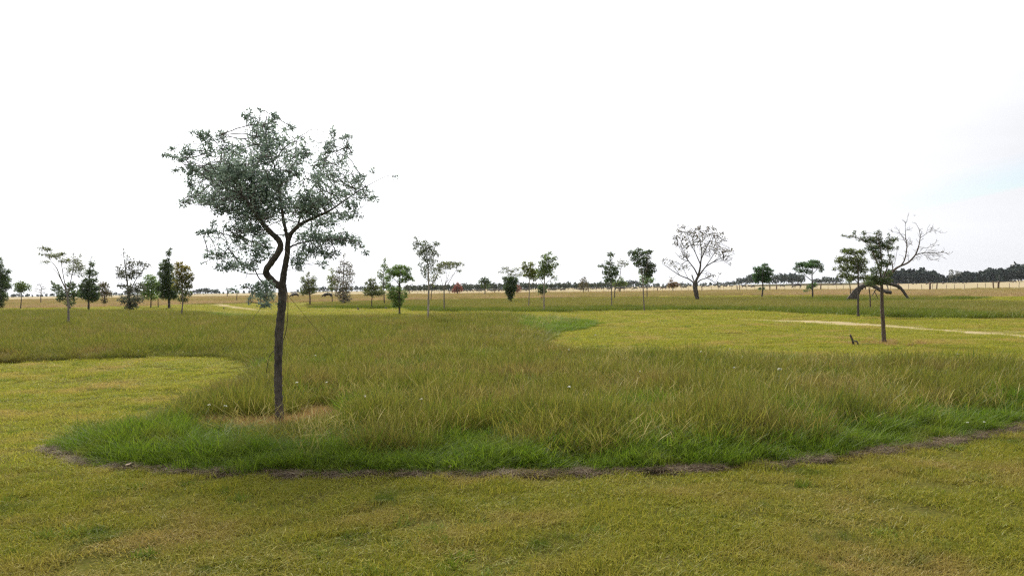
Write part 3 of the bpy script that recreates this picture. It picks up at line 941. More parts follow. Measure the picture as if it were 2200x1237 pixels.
T('dead_sapling', 'thin bare sapling trunk left of the big tree in the straw field', 'tree', 2, (500, 772), [(500, 690, 26, 16), (490, 680, 30, 12)], tr=1.2, bark='dark', leafy=False, natt=12, seed=13)
T('pine_tree', 'small open pine with upswept needles just right of the big tree trunk', 'pine tree', 2, (1218, 812), [(1200, 510, 22, 40, .6), (1150, 560, 30, 40, .6), (1250, 560, 40, 40, .6), (1210, 590, 70, 45), (1180, 640, 60, 40), (1250, 640, 50, 40, .8), (1170, 690, 60, 28, 1.1), (1240, 680, 40, 25, .8)], tr=1.9, bark='brown', colors=OLV, dens=1.2, leaf=(5.0, 1.0), up=1.0, seed=14, natt=220)
T('young_tree', 'small yellow-green sapling between the open pine and the tall pale poplar', 'tree', 2, (1438, 772), [(1440, 470, 40, 30, .4), (1430, 540, 55, 40, .8), (1450, 590, 60, 40, 1), (1430, 640, 45, 40, .7)], tr=1.0, colors=YEL, dens=.95, seed=15)
T('poplar_tree', 'tall sparse pale poplar with a thin straight stem and pinkish-grey lower leaves', 'poplar', 2, (1545, 802), [(1555, 320, 18, 45, .4), (1545, 390, 45, 40, .5), (1600, 420, 50, 50, .5), (1520, 470, 60, 50, .55), (1600, 500, 80, 60, .55), (1480, 540, 50, 50, .5), (1560, 580, 110, 50, .6), (1550, 640, 100, 45, .8), (1540, 700, 90, 45, .9), (1560, 750, 70, 40, 1.0)], paths=[[(1545, 802, 1.6), (1543, 650, 1.2), (1548, 480, .8), (1556, 290, .2)]], bark='pale', colors=((.105, .095, .065), (.20, .18, .125)), dens=1.0, leaf=(3.0, 1.6), natt=330, step_px=2.6, seed=16)
T('layered_tree', 'brown-green flat-layered small tree left of the bright green willow-like tree', 'tree', 2, (1828, 840), [(1830, 560, 45, 25, .7), (1820, 600, 70, 30, .9), (1850, 640, 80, 28), (1780, 660, 50, 20), (1840, 690, 105, 30, 1.1), (1910, 680, 60, 25, .8)], tr=1.3, colors=OLV, dens=1.5, seed=17, leaf=(4.2, 1.4))
T('poplar_tree', 'slim upright poplar rising behind the bright green willow-like tree', 'poplar', 2, (1952, 802), [(1955, 370, 20, 35, .7), (1940, 430, 35, 40, .7), (1975, 450, 35, 45, .7), (1930, 520, 50, 50, .7), (1900, 480, 25, 35, .3), (1950, 600, 55, 60, .7)], tr=1.3, colors=MID, dens=.9, leaf=(3.2, 1.6), seed=18)
T('willow_tree', 'bright green drooping fine-leaved tree with a gap between its upper and lower crown', 'tree', 3, (267, 898), [(270, 430, 80, 28, 1), (340, 450, 50, 30), (200, 480, 75, 45, 1.1), (270, 490, 90, 45, 1.2), (350, 520, 55, 45, 1), (160, 540, 50, 35, .8), (390, 550, 30, 25, .6), (300, 560, 60, 30, .9), (230, 660, 95, 40, .9), (200, 720, 70, 50, 1), (270, 740, 60, 60, 1), (240, 800, 65, 35, 1), (330, 690, 30, 50, .5), (170, 620, 40, 40, .6)],
  paths=[[(267, 898, 2.2), (268, 760, 1.9), (266, 640, 1.7), (268, 585, 1.4), (275, 500, .7), (280, 440, .3)], [(267, 610, 1.0), (220, 550, .7), (170, 510, .3)], [(268, 600, 1.0), (320, 550, .6), (370, 520, .3)]], colors=FRESH, dens=1.5, leaf=(3.0, .9), droop=.5, natt=330, seed=19)
T('eucalyptus_tree', 'tall slender eucalyptus with drooping leaves and a mottled pale trunk, in the long grass', 'tree', 3, (548, 950), [(430, 150, 28, 25, .7), (440, 200, 50, 35, 1), (420, 250, 30, 30, .6), (520, 190, 40, 30, .8), (540, 235, 80, 40, 1.2), (630, 200, 40, 35, .8), (500, 290, 75, 45, 1.1), (600, 290, 60, 40, .9), (650, 310, 25, 20, .5), (540, 345, 70, 35, .9), (480, 400, 40, 30, .6), (600, 370, 50, 30, .6), (560, 410, 60, 35, .7), (520, 460, 60, 45, .7), (610, 470, 50, 40, .6), (540, 530, 40, 45, .6), (510, 500, 25, 30, .4)],
  paths=[[(548, 950, 2.2), (552, 760, 2.0), (556, 620, 1.8), (552, 480, 1.4), (540, 340, .9), (530, 230, .4)], [(557, 620, 1.1), (610, 580, .8), (640, 520, .5), (650, 470, .3)], [(545, 400, .8), (480, 280, .5), (430, 180, .2)], [(545, 360, .7), (600, 280, .5), (635, 200, .2)]], bark='pale', ext=.25, colors=((.070, .105, .046), (.150, .175, .082)), dens=.85, leaf=(4.2, 1.5), droop=.7, natt=330, seed=20)
T('umbrella_tree', 'flat-topped feathery tree with bare upswept branches, right of the tall eucalyptus', 'tree', 3, (707, 840), [(690, 400, 60, 24, 1), (650, 440, 45, 35, 1), (760, 395, 80, 22, 1), (840, 395, 60, 16, .9), (800, 420, 60, 20, .8), (730, 430, 60, 24, .9), (850, 470, 40, 14, .8), (690, 480, 40, 25, .6), (895, 405, 20, 12, .6)],
  paths=[[(707, 840, 1.5), (707, 720, 1.3), (705, 660, 1.2)], [(705, 665, .8), (680, 560, .6), (660, 480, .3)], [(705, 665, .8), (735, 560, .6), (770, 450, .3)], [(705, 660, .8), (720, 580, .6), (735, 500, .4), (720, 440, .2)], [(708, 660, .8), (780, 540, .6), (830, 450, .4), (870, 410, .2)], [(725, 600, .6), (800, 500, .4), (860, 475, .2)]], bark='grey', ext=.2, colors=OLV, dens=1.0, leaf=(4.4, 1.3), droop=.3, natt=200, seed=21)
T('young_tree', 'small thin sapling just behind the trunk of the tall eucalyptus', 'tree', 3, (576, 752), [(600, 560, 40, 40, .5), (620, 520, 40, 35, .5), (590, 610, 25, 25, .4)], tr=.9, colors=OLV, dens=.8, seed=22)
T('red_shrub', 'red-leaved small tree in front of the distant cattle', 'shrub', 3, (840, 702), [(845, 600, 28, 16, .8), (840, 630, 42, 25, 1.2), (835, 660, 45, 25, 1.3), (880, 655, 20, 20, .6), (800, 670, 25, 18, .5)], tr=1.0, colors=RED, dens=1.0, leaf=(2.6, 1.5), seed=23)
T('young_tree', 'small round dark green tree standing alone among the cattle, right of the red shrub', 'tree', 3, (1108, 712), [(1105, 550, 45, 22, 1), (1100, 585, 60, 28, 1.1), (1130, 580, 45, 22, .9), (1110, 620, 50, 28, .9), (1060, 570, 20, 14, .6)], tr=1.3, colors=DKG, dens=1.1, leaf=(3, 1.6), seed=24)
T('dense_tree', 'dense dark green bushy small tree, narrow at the foot, left of the touching pair', 'tree', 3, (1365, 787), [(1350, 545, 65, 25, 1), (1360, 585, 75, 40, 1.4), (1360, 640, 72, 45, 1.5), (1355, 690, 50, 35, 1.3), (1360, 735, 28, 30, 1), (1300, 540, 30, 14, .6), (1410, 560, 30, 25, .7)], tr=1.7, colors=DKG, dens=1.8, leaf=(3.6, 1.5), natt=240, seed=25)
T('feathery_tree', 'airy feathery tree whose thin crown shows above the dense dark bushy tree', 'tree', 3, (1335, 772), [(1310, 440, 50, 18, .8), (1270, 480, 40, 12, .7), (1350, 470, 60, 18, .8), (1410, 455, 40, 20, .7), (1430, 510, 50, 20, .6), (1370, 505, 60, 16, .5), (1460, 490, 25, 20, .4)], tr=1.1, colors=OLV, dens=.8, leaf=(4.2, 1.1), droop=.3, bark='grey', seed=26)
T('red_shrub', 'dull red shrub half hidden behind the dense dark bushy tree', 'shrub', 3, (1425, 702), [(1425, 635, 35, 25, .9), (1430, 660, 38, 25, 1.0)], tr=.8, colors=RED, dens=.7, leaf=(2.6, 1.5), seed=27)
T('pale_stemmed_tree', 'yellow-green tree with a thin pale stem, the left one of a touching pair', 'tree', 3, (1538, 814), [(1495, 395, 20, 25, .7), (1500, 430, 40, 30, .9), (1560, 410, 45, 28, .8), (1540, 460, 70, 35, 1.1), (1590, 490, 60, 35, 1.2), (1540, 510, 60, 35, 1.1), (1590, 540, 50, 30, 1.1)], tr=1.3, bark='pale', ext=.18, colors=YEL, dens=1.2, leaf=(3.6, 1.8), seed=28)
T('pale_stemmed_tree', 'taller green tree with a thin mottled stem, the right one of a touching pair', 'tree', 3, (1690, 843), [(1740, 300, 30, 22, .7), (1690, 330, 40, 28, .8), (1730, 360, 65, 35, 1), (1795, 345, 35, 25, .7), (1690, 400, 60, 35, 1), (1740, 430, 70, 40, 1.2), (1800, 410, 40, 25, .7), (1680, 460, 70, 35, 1.2), (1720, 490, 70, 40, 1.2), (1660, 520, 50, 40, 1), (1790, 540, 45, 24, .6), (1755, 585, 20, 20, .4)],
  paths=[[(1690, 843, 1.6), (1690, 700, 1.4), (1692, 600, 1.2), (1700, 480, .8), (1730, 340, .3)], [(1692, 610, .8), (1650, 540, .5), (1620, 480, .3)], [(1692, 615, .7), (1740, 560, .5), (1800, 530, .3)]], bark='pale', ext=.18, colors=MID, dens=1.1, leaf=(3.8, 1.9), natt=260, seed=29)
T('young_tree', 'small dark tree standing behind the stems of the touching pair', 'tree', 3, (1672, 772), [(1670, 635, 45, 30, 1), (1665, 670, 45, 30, 1), (1690, 660, 30, 30, .8)], tr=1.0, colors=DKG, dens=1.2, seed=30)
T('layered_conifer', 'small tiered orange-grey conifer right of the touching pair, near the cattle', 'tree', 3, (2085, 690), [(2080, 540, 22, 14, .7), (2080, 565, 40, 14, .8), (2080, 595, 55, 14, .9), (2085, 622, 62, 14, .9), (2085, 650, 50, 14, .7)], tr=1.0, bark='grey', colors=((.075, .080, .040), (.170, .130, .070)), dens=.9, leaf=(4, 1.1), seed=31)
T('broadleaf_tree', 'dark broad-leaved young tree with a separate tuft on top, on a thin stem', 'tree', 4, (525, 856), [(515, 355, 42, 24, 1.1), (512, 400, 22, 22, .7), (500, 440, 50, 25, .9), (430, 465, 50, 14, .9), (520, 490, 75, 35, 1.1), (470, 530, 50, 30, .9), (530, 550, 70, 40, 1.2), (490, 600, 55, 35, 1), (560, 520, 40, 35, .8), (540, 610, 45, 25, .8)], tr=1.3, bark='grey', ext=.2, colors=DKG, dens=1.1, leaf=(3.8, 2.0), natt=240, seed=32)
T('young_tree', 'thin curving sapling with a sparse leafy tip, beside the tree with the tuft', 'tree', 4, (550, 798), [(620, 430, 50, 22, .7), (650, 455, 45, 20, .6), (600, 470, 30, 30, .5), (680, 435, 18, 10, .4)], paths=[[(550, 798, 1.1), (556, 660, .9), (605, 570, .7), (615, 490, .5), (625, 430, .25)]], colors=OLV, dens=.7, leaf=(3.6, 1.6), natt=60, seed=33)
T('young_tree', 'small dull green tree far behind the thin curving sapling', 'tree', 4, (603, 732), [(620, 592, 30, 18, .6), (600, 630, 70, 26, 1.1), (580, 650, 60, 22, 1.0), (640, 640, 40, 25, .8)], tr=1.2, colors=MID, dens=1.2, leaf=(3, 1.5), seed=34)
T('broadleaf_tree', 'upright dark green young tree, widest at the top, on a thin bent stem', 'tree', 4, (845, 888), [(790, 310, 40, 22, .9), (720, 340, 45, 30, .9), (780, 350, 60, 35, 1.1), (890, 335, 45, 30, .9), (840, 340, 40, 25, .9), (760, 400, 60, 30, 1), (850, 400, 70, 40, 1.2), (800, 450, 65, 35, 1.1), (880, 460, 60, 45, 1.3), (930, 465, 40, 25, .7), (860, 520, 80, 40, 1.4), (920, 510, 45, 30, .9), (880, 560, 50, 28, 1)],
  paths=[[(845, 888, 1.5), (836, 760, 1.3), (832, 640, 1.2), (820, 520, .9), (800, 400, .5), (780, 330, .2)], [(832, 640, .8), (860, 520, .6), (880, 380, .3)]], bark='grey', ext=.15, colors=((.045, .082, .032), (.110, .145, .060)), dens=1.25, leaf=(3.8, 2.0), natt=280, seed=35)
T('young_tree', 'pale green small tree half hidden behind the upright dark young tree', 'tree', 4, (872, 788), [(850, 575, 60, 30, .8), (900, 600, 55, 28, .8), (870, 620, 70, 28, .9), (820, 600, 30, 30, .6)], tr=1.1, colors=FRESH, dens=1.0, leaf=(2.8, 1.3), seed=36)
T('bare_spreading_tree', 'wide nearly leafless tree with a thick dark trunk and a sawn-off stub', 'tree', 4, (1370, 812), [(1040, 410, 40, 22, .5), (1120, 440, 60, 30, .5), (1170, 66, 14, 8, .6), (1240, 80, 35, 22, .7), (1200, 130, 40, 40, .5), (1160, 190, 40, 35, .8), (1160, 250, 40, 30, .7), (1230, 190, 60, 40, .5), (1300, 140, 50, 50, .4), (1380, 100, 40, 30, .8), (1360, 160, 60, 50, .5), (1470, 100, 35, 28, .8), (1530, 100, 30, 22, .8), (1450, 160, 70, 40, .6), (1550, 170, 60, 40, .6), (1610, 150, 25, 18, .8), (1630, 210, 35, 30, .6), (1380, 230, 80, 60, .45), (1260, 260, 80, 50, .45), (1530, 260, 90, 60, .5), (1680, 320, 60, 25, .5), (1600, 330, 80, 50, .4), (1650, 400, 70, 40, .4), (1690, 450, 25, 20, .4), (1210, 480, 80, 40, .4), (1440, 320, 70, 60, .35), (1490, 560, 60, 30, .4), (1570, 545, 30, 10, .3), (1110, 590, 25, 16, .4), (1250, 360, 70, 50, .4)],
  paths=[[(1370, 812, 4.6), (1358, 740, 4.7), (1345, 680, 5.2), (1345, 628, 5.4)], [(1325, 640, 1.7), (1318, 600, 1.5), (1313, 555, 1.4)], [(1350, 630, 3.0), (1378, 570, 2.4), (1398, 490, 1.9), (1405, 400, 1.5), (1450, 300, 1.1), (1490, 220, .7), (1520, 130, .3)], [(1375, 560, 1.6), (1340, 490, 1.3), (1285, 420, 1.0), (1230, 350, .7), (1180, 270, .3)], [(1330, 640, 1.6), (1270, 590, 1.3), (1190, 560, 1.0), (1110, 505, .7), (1020, 440, .3)], [(1365, 620, 2.0), (1410, 540, 1.6), (1460, 470, 1.3), (1540, 420, 1.0), (1620, 380, .7), (1740, 345, .3)], [(1355, 650, 1.6), (1400, 600, 1.2), (1470, 580, .8), (1555, 640, .4)], [(1400, 440, 1.2), (1350, 330, .9), (1300, 240, .6), (1250, 110, .3)], [(1405, 400, 1.1), (1410, 300, .8), (1390, 190, .5), (1380, 90, .2)], [(1285, 420, .8), (1220, 300, .5), (1160, 180, .2)], [(1285, 420, .8), (1200, 390, .5), (1150, 330, .2)], [(1350, 330, .7), (1330, 230, .4), (1290, 130, .2)], [(1460, 470, .9), (1530, 360, .6), (1600, 230, .4), (1620, 150, .2)], [(1540, 420, .7), (1640, 330, .4), (1690, 290, .2)], [(1450, 300, .7), (1540, 200, .4), (1560, 110, .2)], [(1540, 425, .6), (1640, 410, .4), (1690, 460, .2)], [(1190, 560, .6), (1130, 470, .4), (1090, 410, .2)], [(1270, 590, .6), (1230, 500, .4), (1180, 430, .2)]],
  bark='dark', colors=((.085, .070, .040), (.150, .125, .070)), dens=.55, leaf=(4.4, 1.8), natt=720, step_px=3.2, seed=37, twig_px=.42)
T('orange_shrub', 'low orange-brown shrub left of the wide leafless tree, near the fence', 'shrub', 4, (1125, 722), [(1110, 615, 26, 14, .7), (1130, 640, 55, 20, 1), (1120, 665, 60, 22, 1), (1170, 650, 30, 18, .7)], tr=1.2, colors=((.12, .075, .032), (.24, .155, .060)), dens=1.2, leaf=(2.8, 1.4), seed=38)
T('round_tree', 'dense round green tree with a short trunk, right of the wide leafless tree', 'tree', 4, (2000, 784), [(2030, 460, 40, 22, .9), (1960, 500, 50, 32, 1), (2040, 500, 60, 30, 1.1), (2000, 550, 80, 40, 1.4), (2070, 545, 50, 35, 1), (1950, 570, 45, 40, 1), (2030, 600, 70, 35, 1.2), (1970, 610, 45, 25, .9), (2100, 510, 25, 14, .6), (1985, 690, 20, 20, .5), (2020, 690, 18, 18, .5)], tr=1.9, colors=((.055, .125, .046), (.115, .190, .078)), dens=1.7, leaf=(2.8, 1.1), natt=260, seed=39)
T('umbrella_tree', 'green flat-crowned tree with a second leafy tuft low on its stem', 'tree', 5, (417, 718), [(300, 430, 40, 25, .9), (270, 460, 30, 16, .7), (350, 430, 50, 28, 1.2), (430, 405, 55, 22, 1.2), (400, 440, 60, 28, 1.3), (470, 440, 40, 28, 1.1), (490, 470, 24, 22, .9), (320, 480, 50, 22, .9), (380, 490, 50, 22, .7), (420, 600, 36, 26, .9), (390, 620, 45, 18, .7), (360, 650, 30, 12, .4)],
  paths=[[(417, 718, 2.0), (415, 640, 1.6), (412, 560, 1.4), (410, 500, 1.0), (420, 420, .4)], [(412, 560, .9), (370, 530, .8), (330, 490, .4)], [(411, 520, .8), (450, 470, .5), (480, 450, .3)]], colors=((.055, .120, .038), (.115, .185, .066)), dens=1.4, leaf=(2.8, 1.1), natt=220, seed=40)
T('young_tree', 'yellow-green leafy tree left of the stout tree, on a straight thin stem', 'tree', 5, (800, 824), [(690, 310, 50, 28, .7), (640, 390, 45, 40, .6), (600, 460, 25, 22, .5), (740, 320, 70, 30, 1), (820, 330, 60, 30, 1), (700, 390, 75, 40, 1), (800, 400, 90, 50, 1.3), (700, 460, 80, 40, 1.1), (810, 470, 80, 45, 1.3), (680, 520, 60, 30, 1.1), (760, 540, 80, 30, 1), (850, 540, 60, 30, .8)],
  paths=[[(800, 824, 2.6), (800, 700, 2.2), (802, 580, 1.8), (800, 480, 1.2), (780, 340, .4)], [(802, 590, 1.0), (760, 540, .7), (690, 480, .4)], [(800, 480, .9), (850, 400, .6), (860, 340, .3)]], ext=.25, colors=((.075, .110, .034), (.165, .190, .058)), dens=1.25, leaf=(3.0, 1.3), natt=300, seed=41)
T('young_tree', 'thin brown sapling between the two bigger stems in front of the fallen trunk', 'tree', 5, (905, 790), [(890, 540, 40, 30, .8), (930, 560, 50, 25, .7), (870, 570, 40, 20, .6)], paths=[[(905, 790, 1.6), (900, 690, 1.3), (890, 600, 1.1), (888, 540, .6)]], bark='brown', ext=.2, colors=OLV, dens=1.0, natt=60, leaf=(3, 1.3), seed=42)
T('young_tree', 'slim straight sapling stem just left of the butt of the fallen trunk', 'tree', 5, (735, 692), [(735, 545, 35, 30, .8), (720, 570, 30, 20, .6)], tr=1.2, bark='brown', colors=MID, dens=.9, natt=50, leaf=(3, 1.3), seed=43)
T('stout_tree', 'tree with a stout straight brown trunk on the mown lawn, right foreground', 'tree', 5, (1020, 1076), [(680, 184, 34, 7, .9), (740, 195, 40, 16, .9), (765, 160, 22, 22, .7), (850, 165, 26, 24, .7), (830, 215, 50, 25, .8), (900, 220, 60, 30, 1.1), (970, 165, 35, 30, .8), (960, 220, 60, 35, 1.1), (1000, 270, 70, 40, 1.3), (920, 290, 60, 40, 1.2), (1070, 230, 45, 35, .9), (1060, 180, 14, 22, .5), (1110, 215, 36, 20, .7), (1130, 290, 20, 20, .4), (960, 350, 60, 45, 1.3), (1060, 290, 55, 30, .9), (1000, 420, 60, 40, 1.0), (1060, 410, 45, 30, .6), (1080, 360, 40, 30, .5), (950, 480, 60, 40, .9), (1050, 500, 60, 35, .8), (960, 570, 80, 35, 1.3), (930, 540, 60, 35, 1.1), (1040, 560, 60, 30, 1.0), (900, 590, 50, 22, .9)],
  paths=[[(1020, 1076, 5.0), (1012, 940, 4.2), (1002, 800, 4.0), (1000, 680, 3.7), (998, 580, 3.2)], [(998, 585, 2.4), (985, 480, 2.0), (950, 390, 1.6), (905, 280, 1.1), (830, 215, .7), (750, 190, .45), (660, 185, .25)], [(990, 520, 1.8), (1000, 400, 1.4), (985, 280, 1.0), (965, 200, .5), (985, 140, .25)], [(998, 570, 1.6), (1040, 470, 1.2), (1070, 390, .9), (1050, 310, .6), (1065, 200, .25)], [(1060, 430, .9), (1110, 430, .6), (1135, 280, .25)]],
  bark='brown', ext=.06, colors=((.060, .092, .038), (.130, .165, .070)), dens=1.1, leaf=(3.4, 1.5), natt=420, step_px=3.4, seed=44)

# --- the fallen dead tree: arching trunk on the grass and its bare standing limbs
def px3(c, pts, D, dep=None):
    out = []
    for i, p in enumerate(pts):
        q = cv_(c, [p[:2]])[0]
        out.append(list(at(q[0], q[1], D + (dep[i] if dep else 0))) + [p[2] * D / F])
    return np.array(out)
DF = ground(*cv_(5, [(755, 742)])[0])[1]
foot = ground(*cv_(5, [(755, 742)])[0])
fallen = empty('fallen_tree', foot)
tag(fallen, 'big dead tree bowed over to the ground, with a sawn limb and tall bare branches', 'dead tree')
frng = np.random.default_rng(77)
def limb(name, pts, dep=None, sides=10, mat='dark', rough=.13):
    R4 = resample(px3(5, pts, DF, dep), 0.12)
    R4[:, 2] = np.maximum(R4[:, 2], R4[:, 3] * 0.2)
    tb = Tubes(); tb.add(R4[:, :3], R4[:, 3], sides, rough=rough, rng=frng)
    return link(name, tb.mesh(name, BARK[mat], origin=foot), fallen)
limb('trunk', [(750, 728, 10), (764, 692, 8.6), (790, 648, 7), (815, 622, 6), (850, 598, 5.4), (895, 588, 4.8), (940, 576, 4.3), (990, 584, 4), (1030, 578, 3.8), (1062, 584, 3.5)], [0, 0, .1, 0, .1, .3, .5, .5, .6, .6])
limb('limb', [(890, 590, 4.4), (940, 612, 4), (990, 640, 3.9), (1040, 655, 3.8), (1083, 662, 3.7)], [.3, .2, 0, -.3, -.5])
limb('limb', [(1020, 575, 4.2), (1080, 592, 3.9), (1130, 604, 3.8), (1168, 630, 3.2), (1195, 672, 2.7), (1215, 705, 2.2), (1238, 720, 2.0), (1260, 716, 1.5), (1282, 704, .8)], [.6, .5, .4, .3, .2, .1, 0, 0, 0])
limb('limb', [(700, 728, 1.2), (735, 685, 1.6), (770, 640, 1.8), (810, 608, 1.4)], [-.4, -.4, -.4, -.3], 6)
limb('limb', [(965, 618, 1.3), (940, 650, 1.2), (918, 690, .6)], [0, -.1, -.2], 6)
limb('limb', [(935, 652, .9), (955, 680, .8), (968, 715, .4)], [-.1, -.3, -.4], 6)
limb('limb', [(1035, 590, 1.5), (1050, 605, 1.3), (1053, 640, 1.0)], [.4, .2, .1], 6)
# standing bare limbs of the fallen tree
def bare_limbs():
    pm = DF / F
    nodes, par, fixed = [], [], {}
    ways = [[(1010, 580, 3.0), (1060, 520, 2.6), (1120, 455, 2.4), (1170, 432, 2.2), (1215, 415, 2.0), (1250, 385, 1.8), (1290, 335, 1.5), (1315, 260, 1.2), (1325, 190, .8), (1316, 130, .5), (1285, 72, .25)],
            [(1170, 432, 1.6), (1200, 395, 1.4), (1215, 330, 1.2), (1220, 260, 1.0), (1205, 190, .7), (1200, 120, .5), (1198, 62, .25)],
            [(1280, 345, 1.2), (1340, 325, .9), (1420, 325, .7), (1490, 322, .5), (1550, 325, .25)],
            [(1100, 470, 1.1), (1090, 400, .9), (1050, 330, .5)],
            [(1325, 200, .8), (1370, 170, .5), (1430, 125, .25)],
            [(1218, 240, .8), (1170, 170, .5), (1115, 100, .25)],
            [(1340, 345, .6), (1380, 360, .4), (1415, 385, .2)], [(1310, 280, .6), (1380, 290, .4), (1490, 255, .2)]]
    for k, wy in enumerate(ways):
        R4 = resample(px3(5, wy, DF, list(np.linspace(.5 if k == 0 else 0, frng.uniform(-1, 1), len(wy)))), 0.12)
        st = -1
        if k:
            A = np.array(nodes); st = int(np.linalg.norm(A - R4[0, :3], axis=1).argmin())
            R4[:, :3] += (A[st] - R4[0, :3]) * np.linspace(1, 0, len(R4))[:, None]; R4 = R4[1:]
        for p in R4:
            nodes.append(p[:3]); par.append(st); st = len(nodes) - 1; fixed[st] = p[3]
    # side twigs leave the limbs at an angle, curve upward and fork once or twice
    def sprout(i, d, ln, r, depth):
        n = max(3, int(ln / (2.2 * pm))); st = i; p = np.array(nodes[i])
        for k in range(n):
            d = d + frng.normal(0, .13, 3) + np.array([0, 0, .03]); d /= np.linalg.norm(d)
            p = p + d * ln / n
            nodes.append(p.copy()); par.append(st); st = len(nodes) - 1; fixed[st] = r * (1 - .75 * (k + 1) / n)
            if depth and k > 0 and frng.random() < .55:
                q = d + frng.normal(0, .62, 3); sprout(st, q / np.linalg.norm(q), ln * frng.uniform(.35, .65), r * .65, depth - 1)
    base_n = len(nodes)
    for i in range(8, base_n):
        q = par[i]
        if q < 0 or fixed[i] > 2.1 * pm or frng.random() > .46: continue
        ax = nodes[i] - nodes[q]; ax = ax / (np.linalg.norm(ax) + 1e-9)
        sd = frng.normal(0, 1, 3); sd[1] *= .8; sd -= ax * (sd @ ax); sd /= np.linalg.norm(sd)
        d = ax * frng.uniform(.5, 1.0) + sd * frng.uniform(.5, 1.0)
        sprout(i, d / np.linalg.norm(d), frng.uniform(6, 17) * pm, .62 * pm, 2)
    N, PR = np.array(nodes), np.array(par)
    tb = Tubes(); rad = np.array([max(fixed.get(i, 0), 0.28 * pm) for i in range(len(N))])
    for c in chains(PR, rad):
        rr = rad[c].copy()
        if c[0] != 0: rr[0] = min(rr[0], rr[1] * 1.2)
        tb.add(N[c], rr, 6 if rr[0] > pm else 3, rough=.04, rng=frng)
    link('branches', tb.mesh('branches', BARK['brown'], origin=foot), fallen)
bare_limbs()
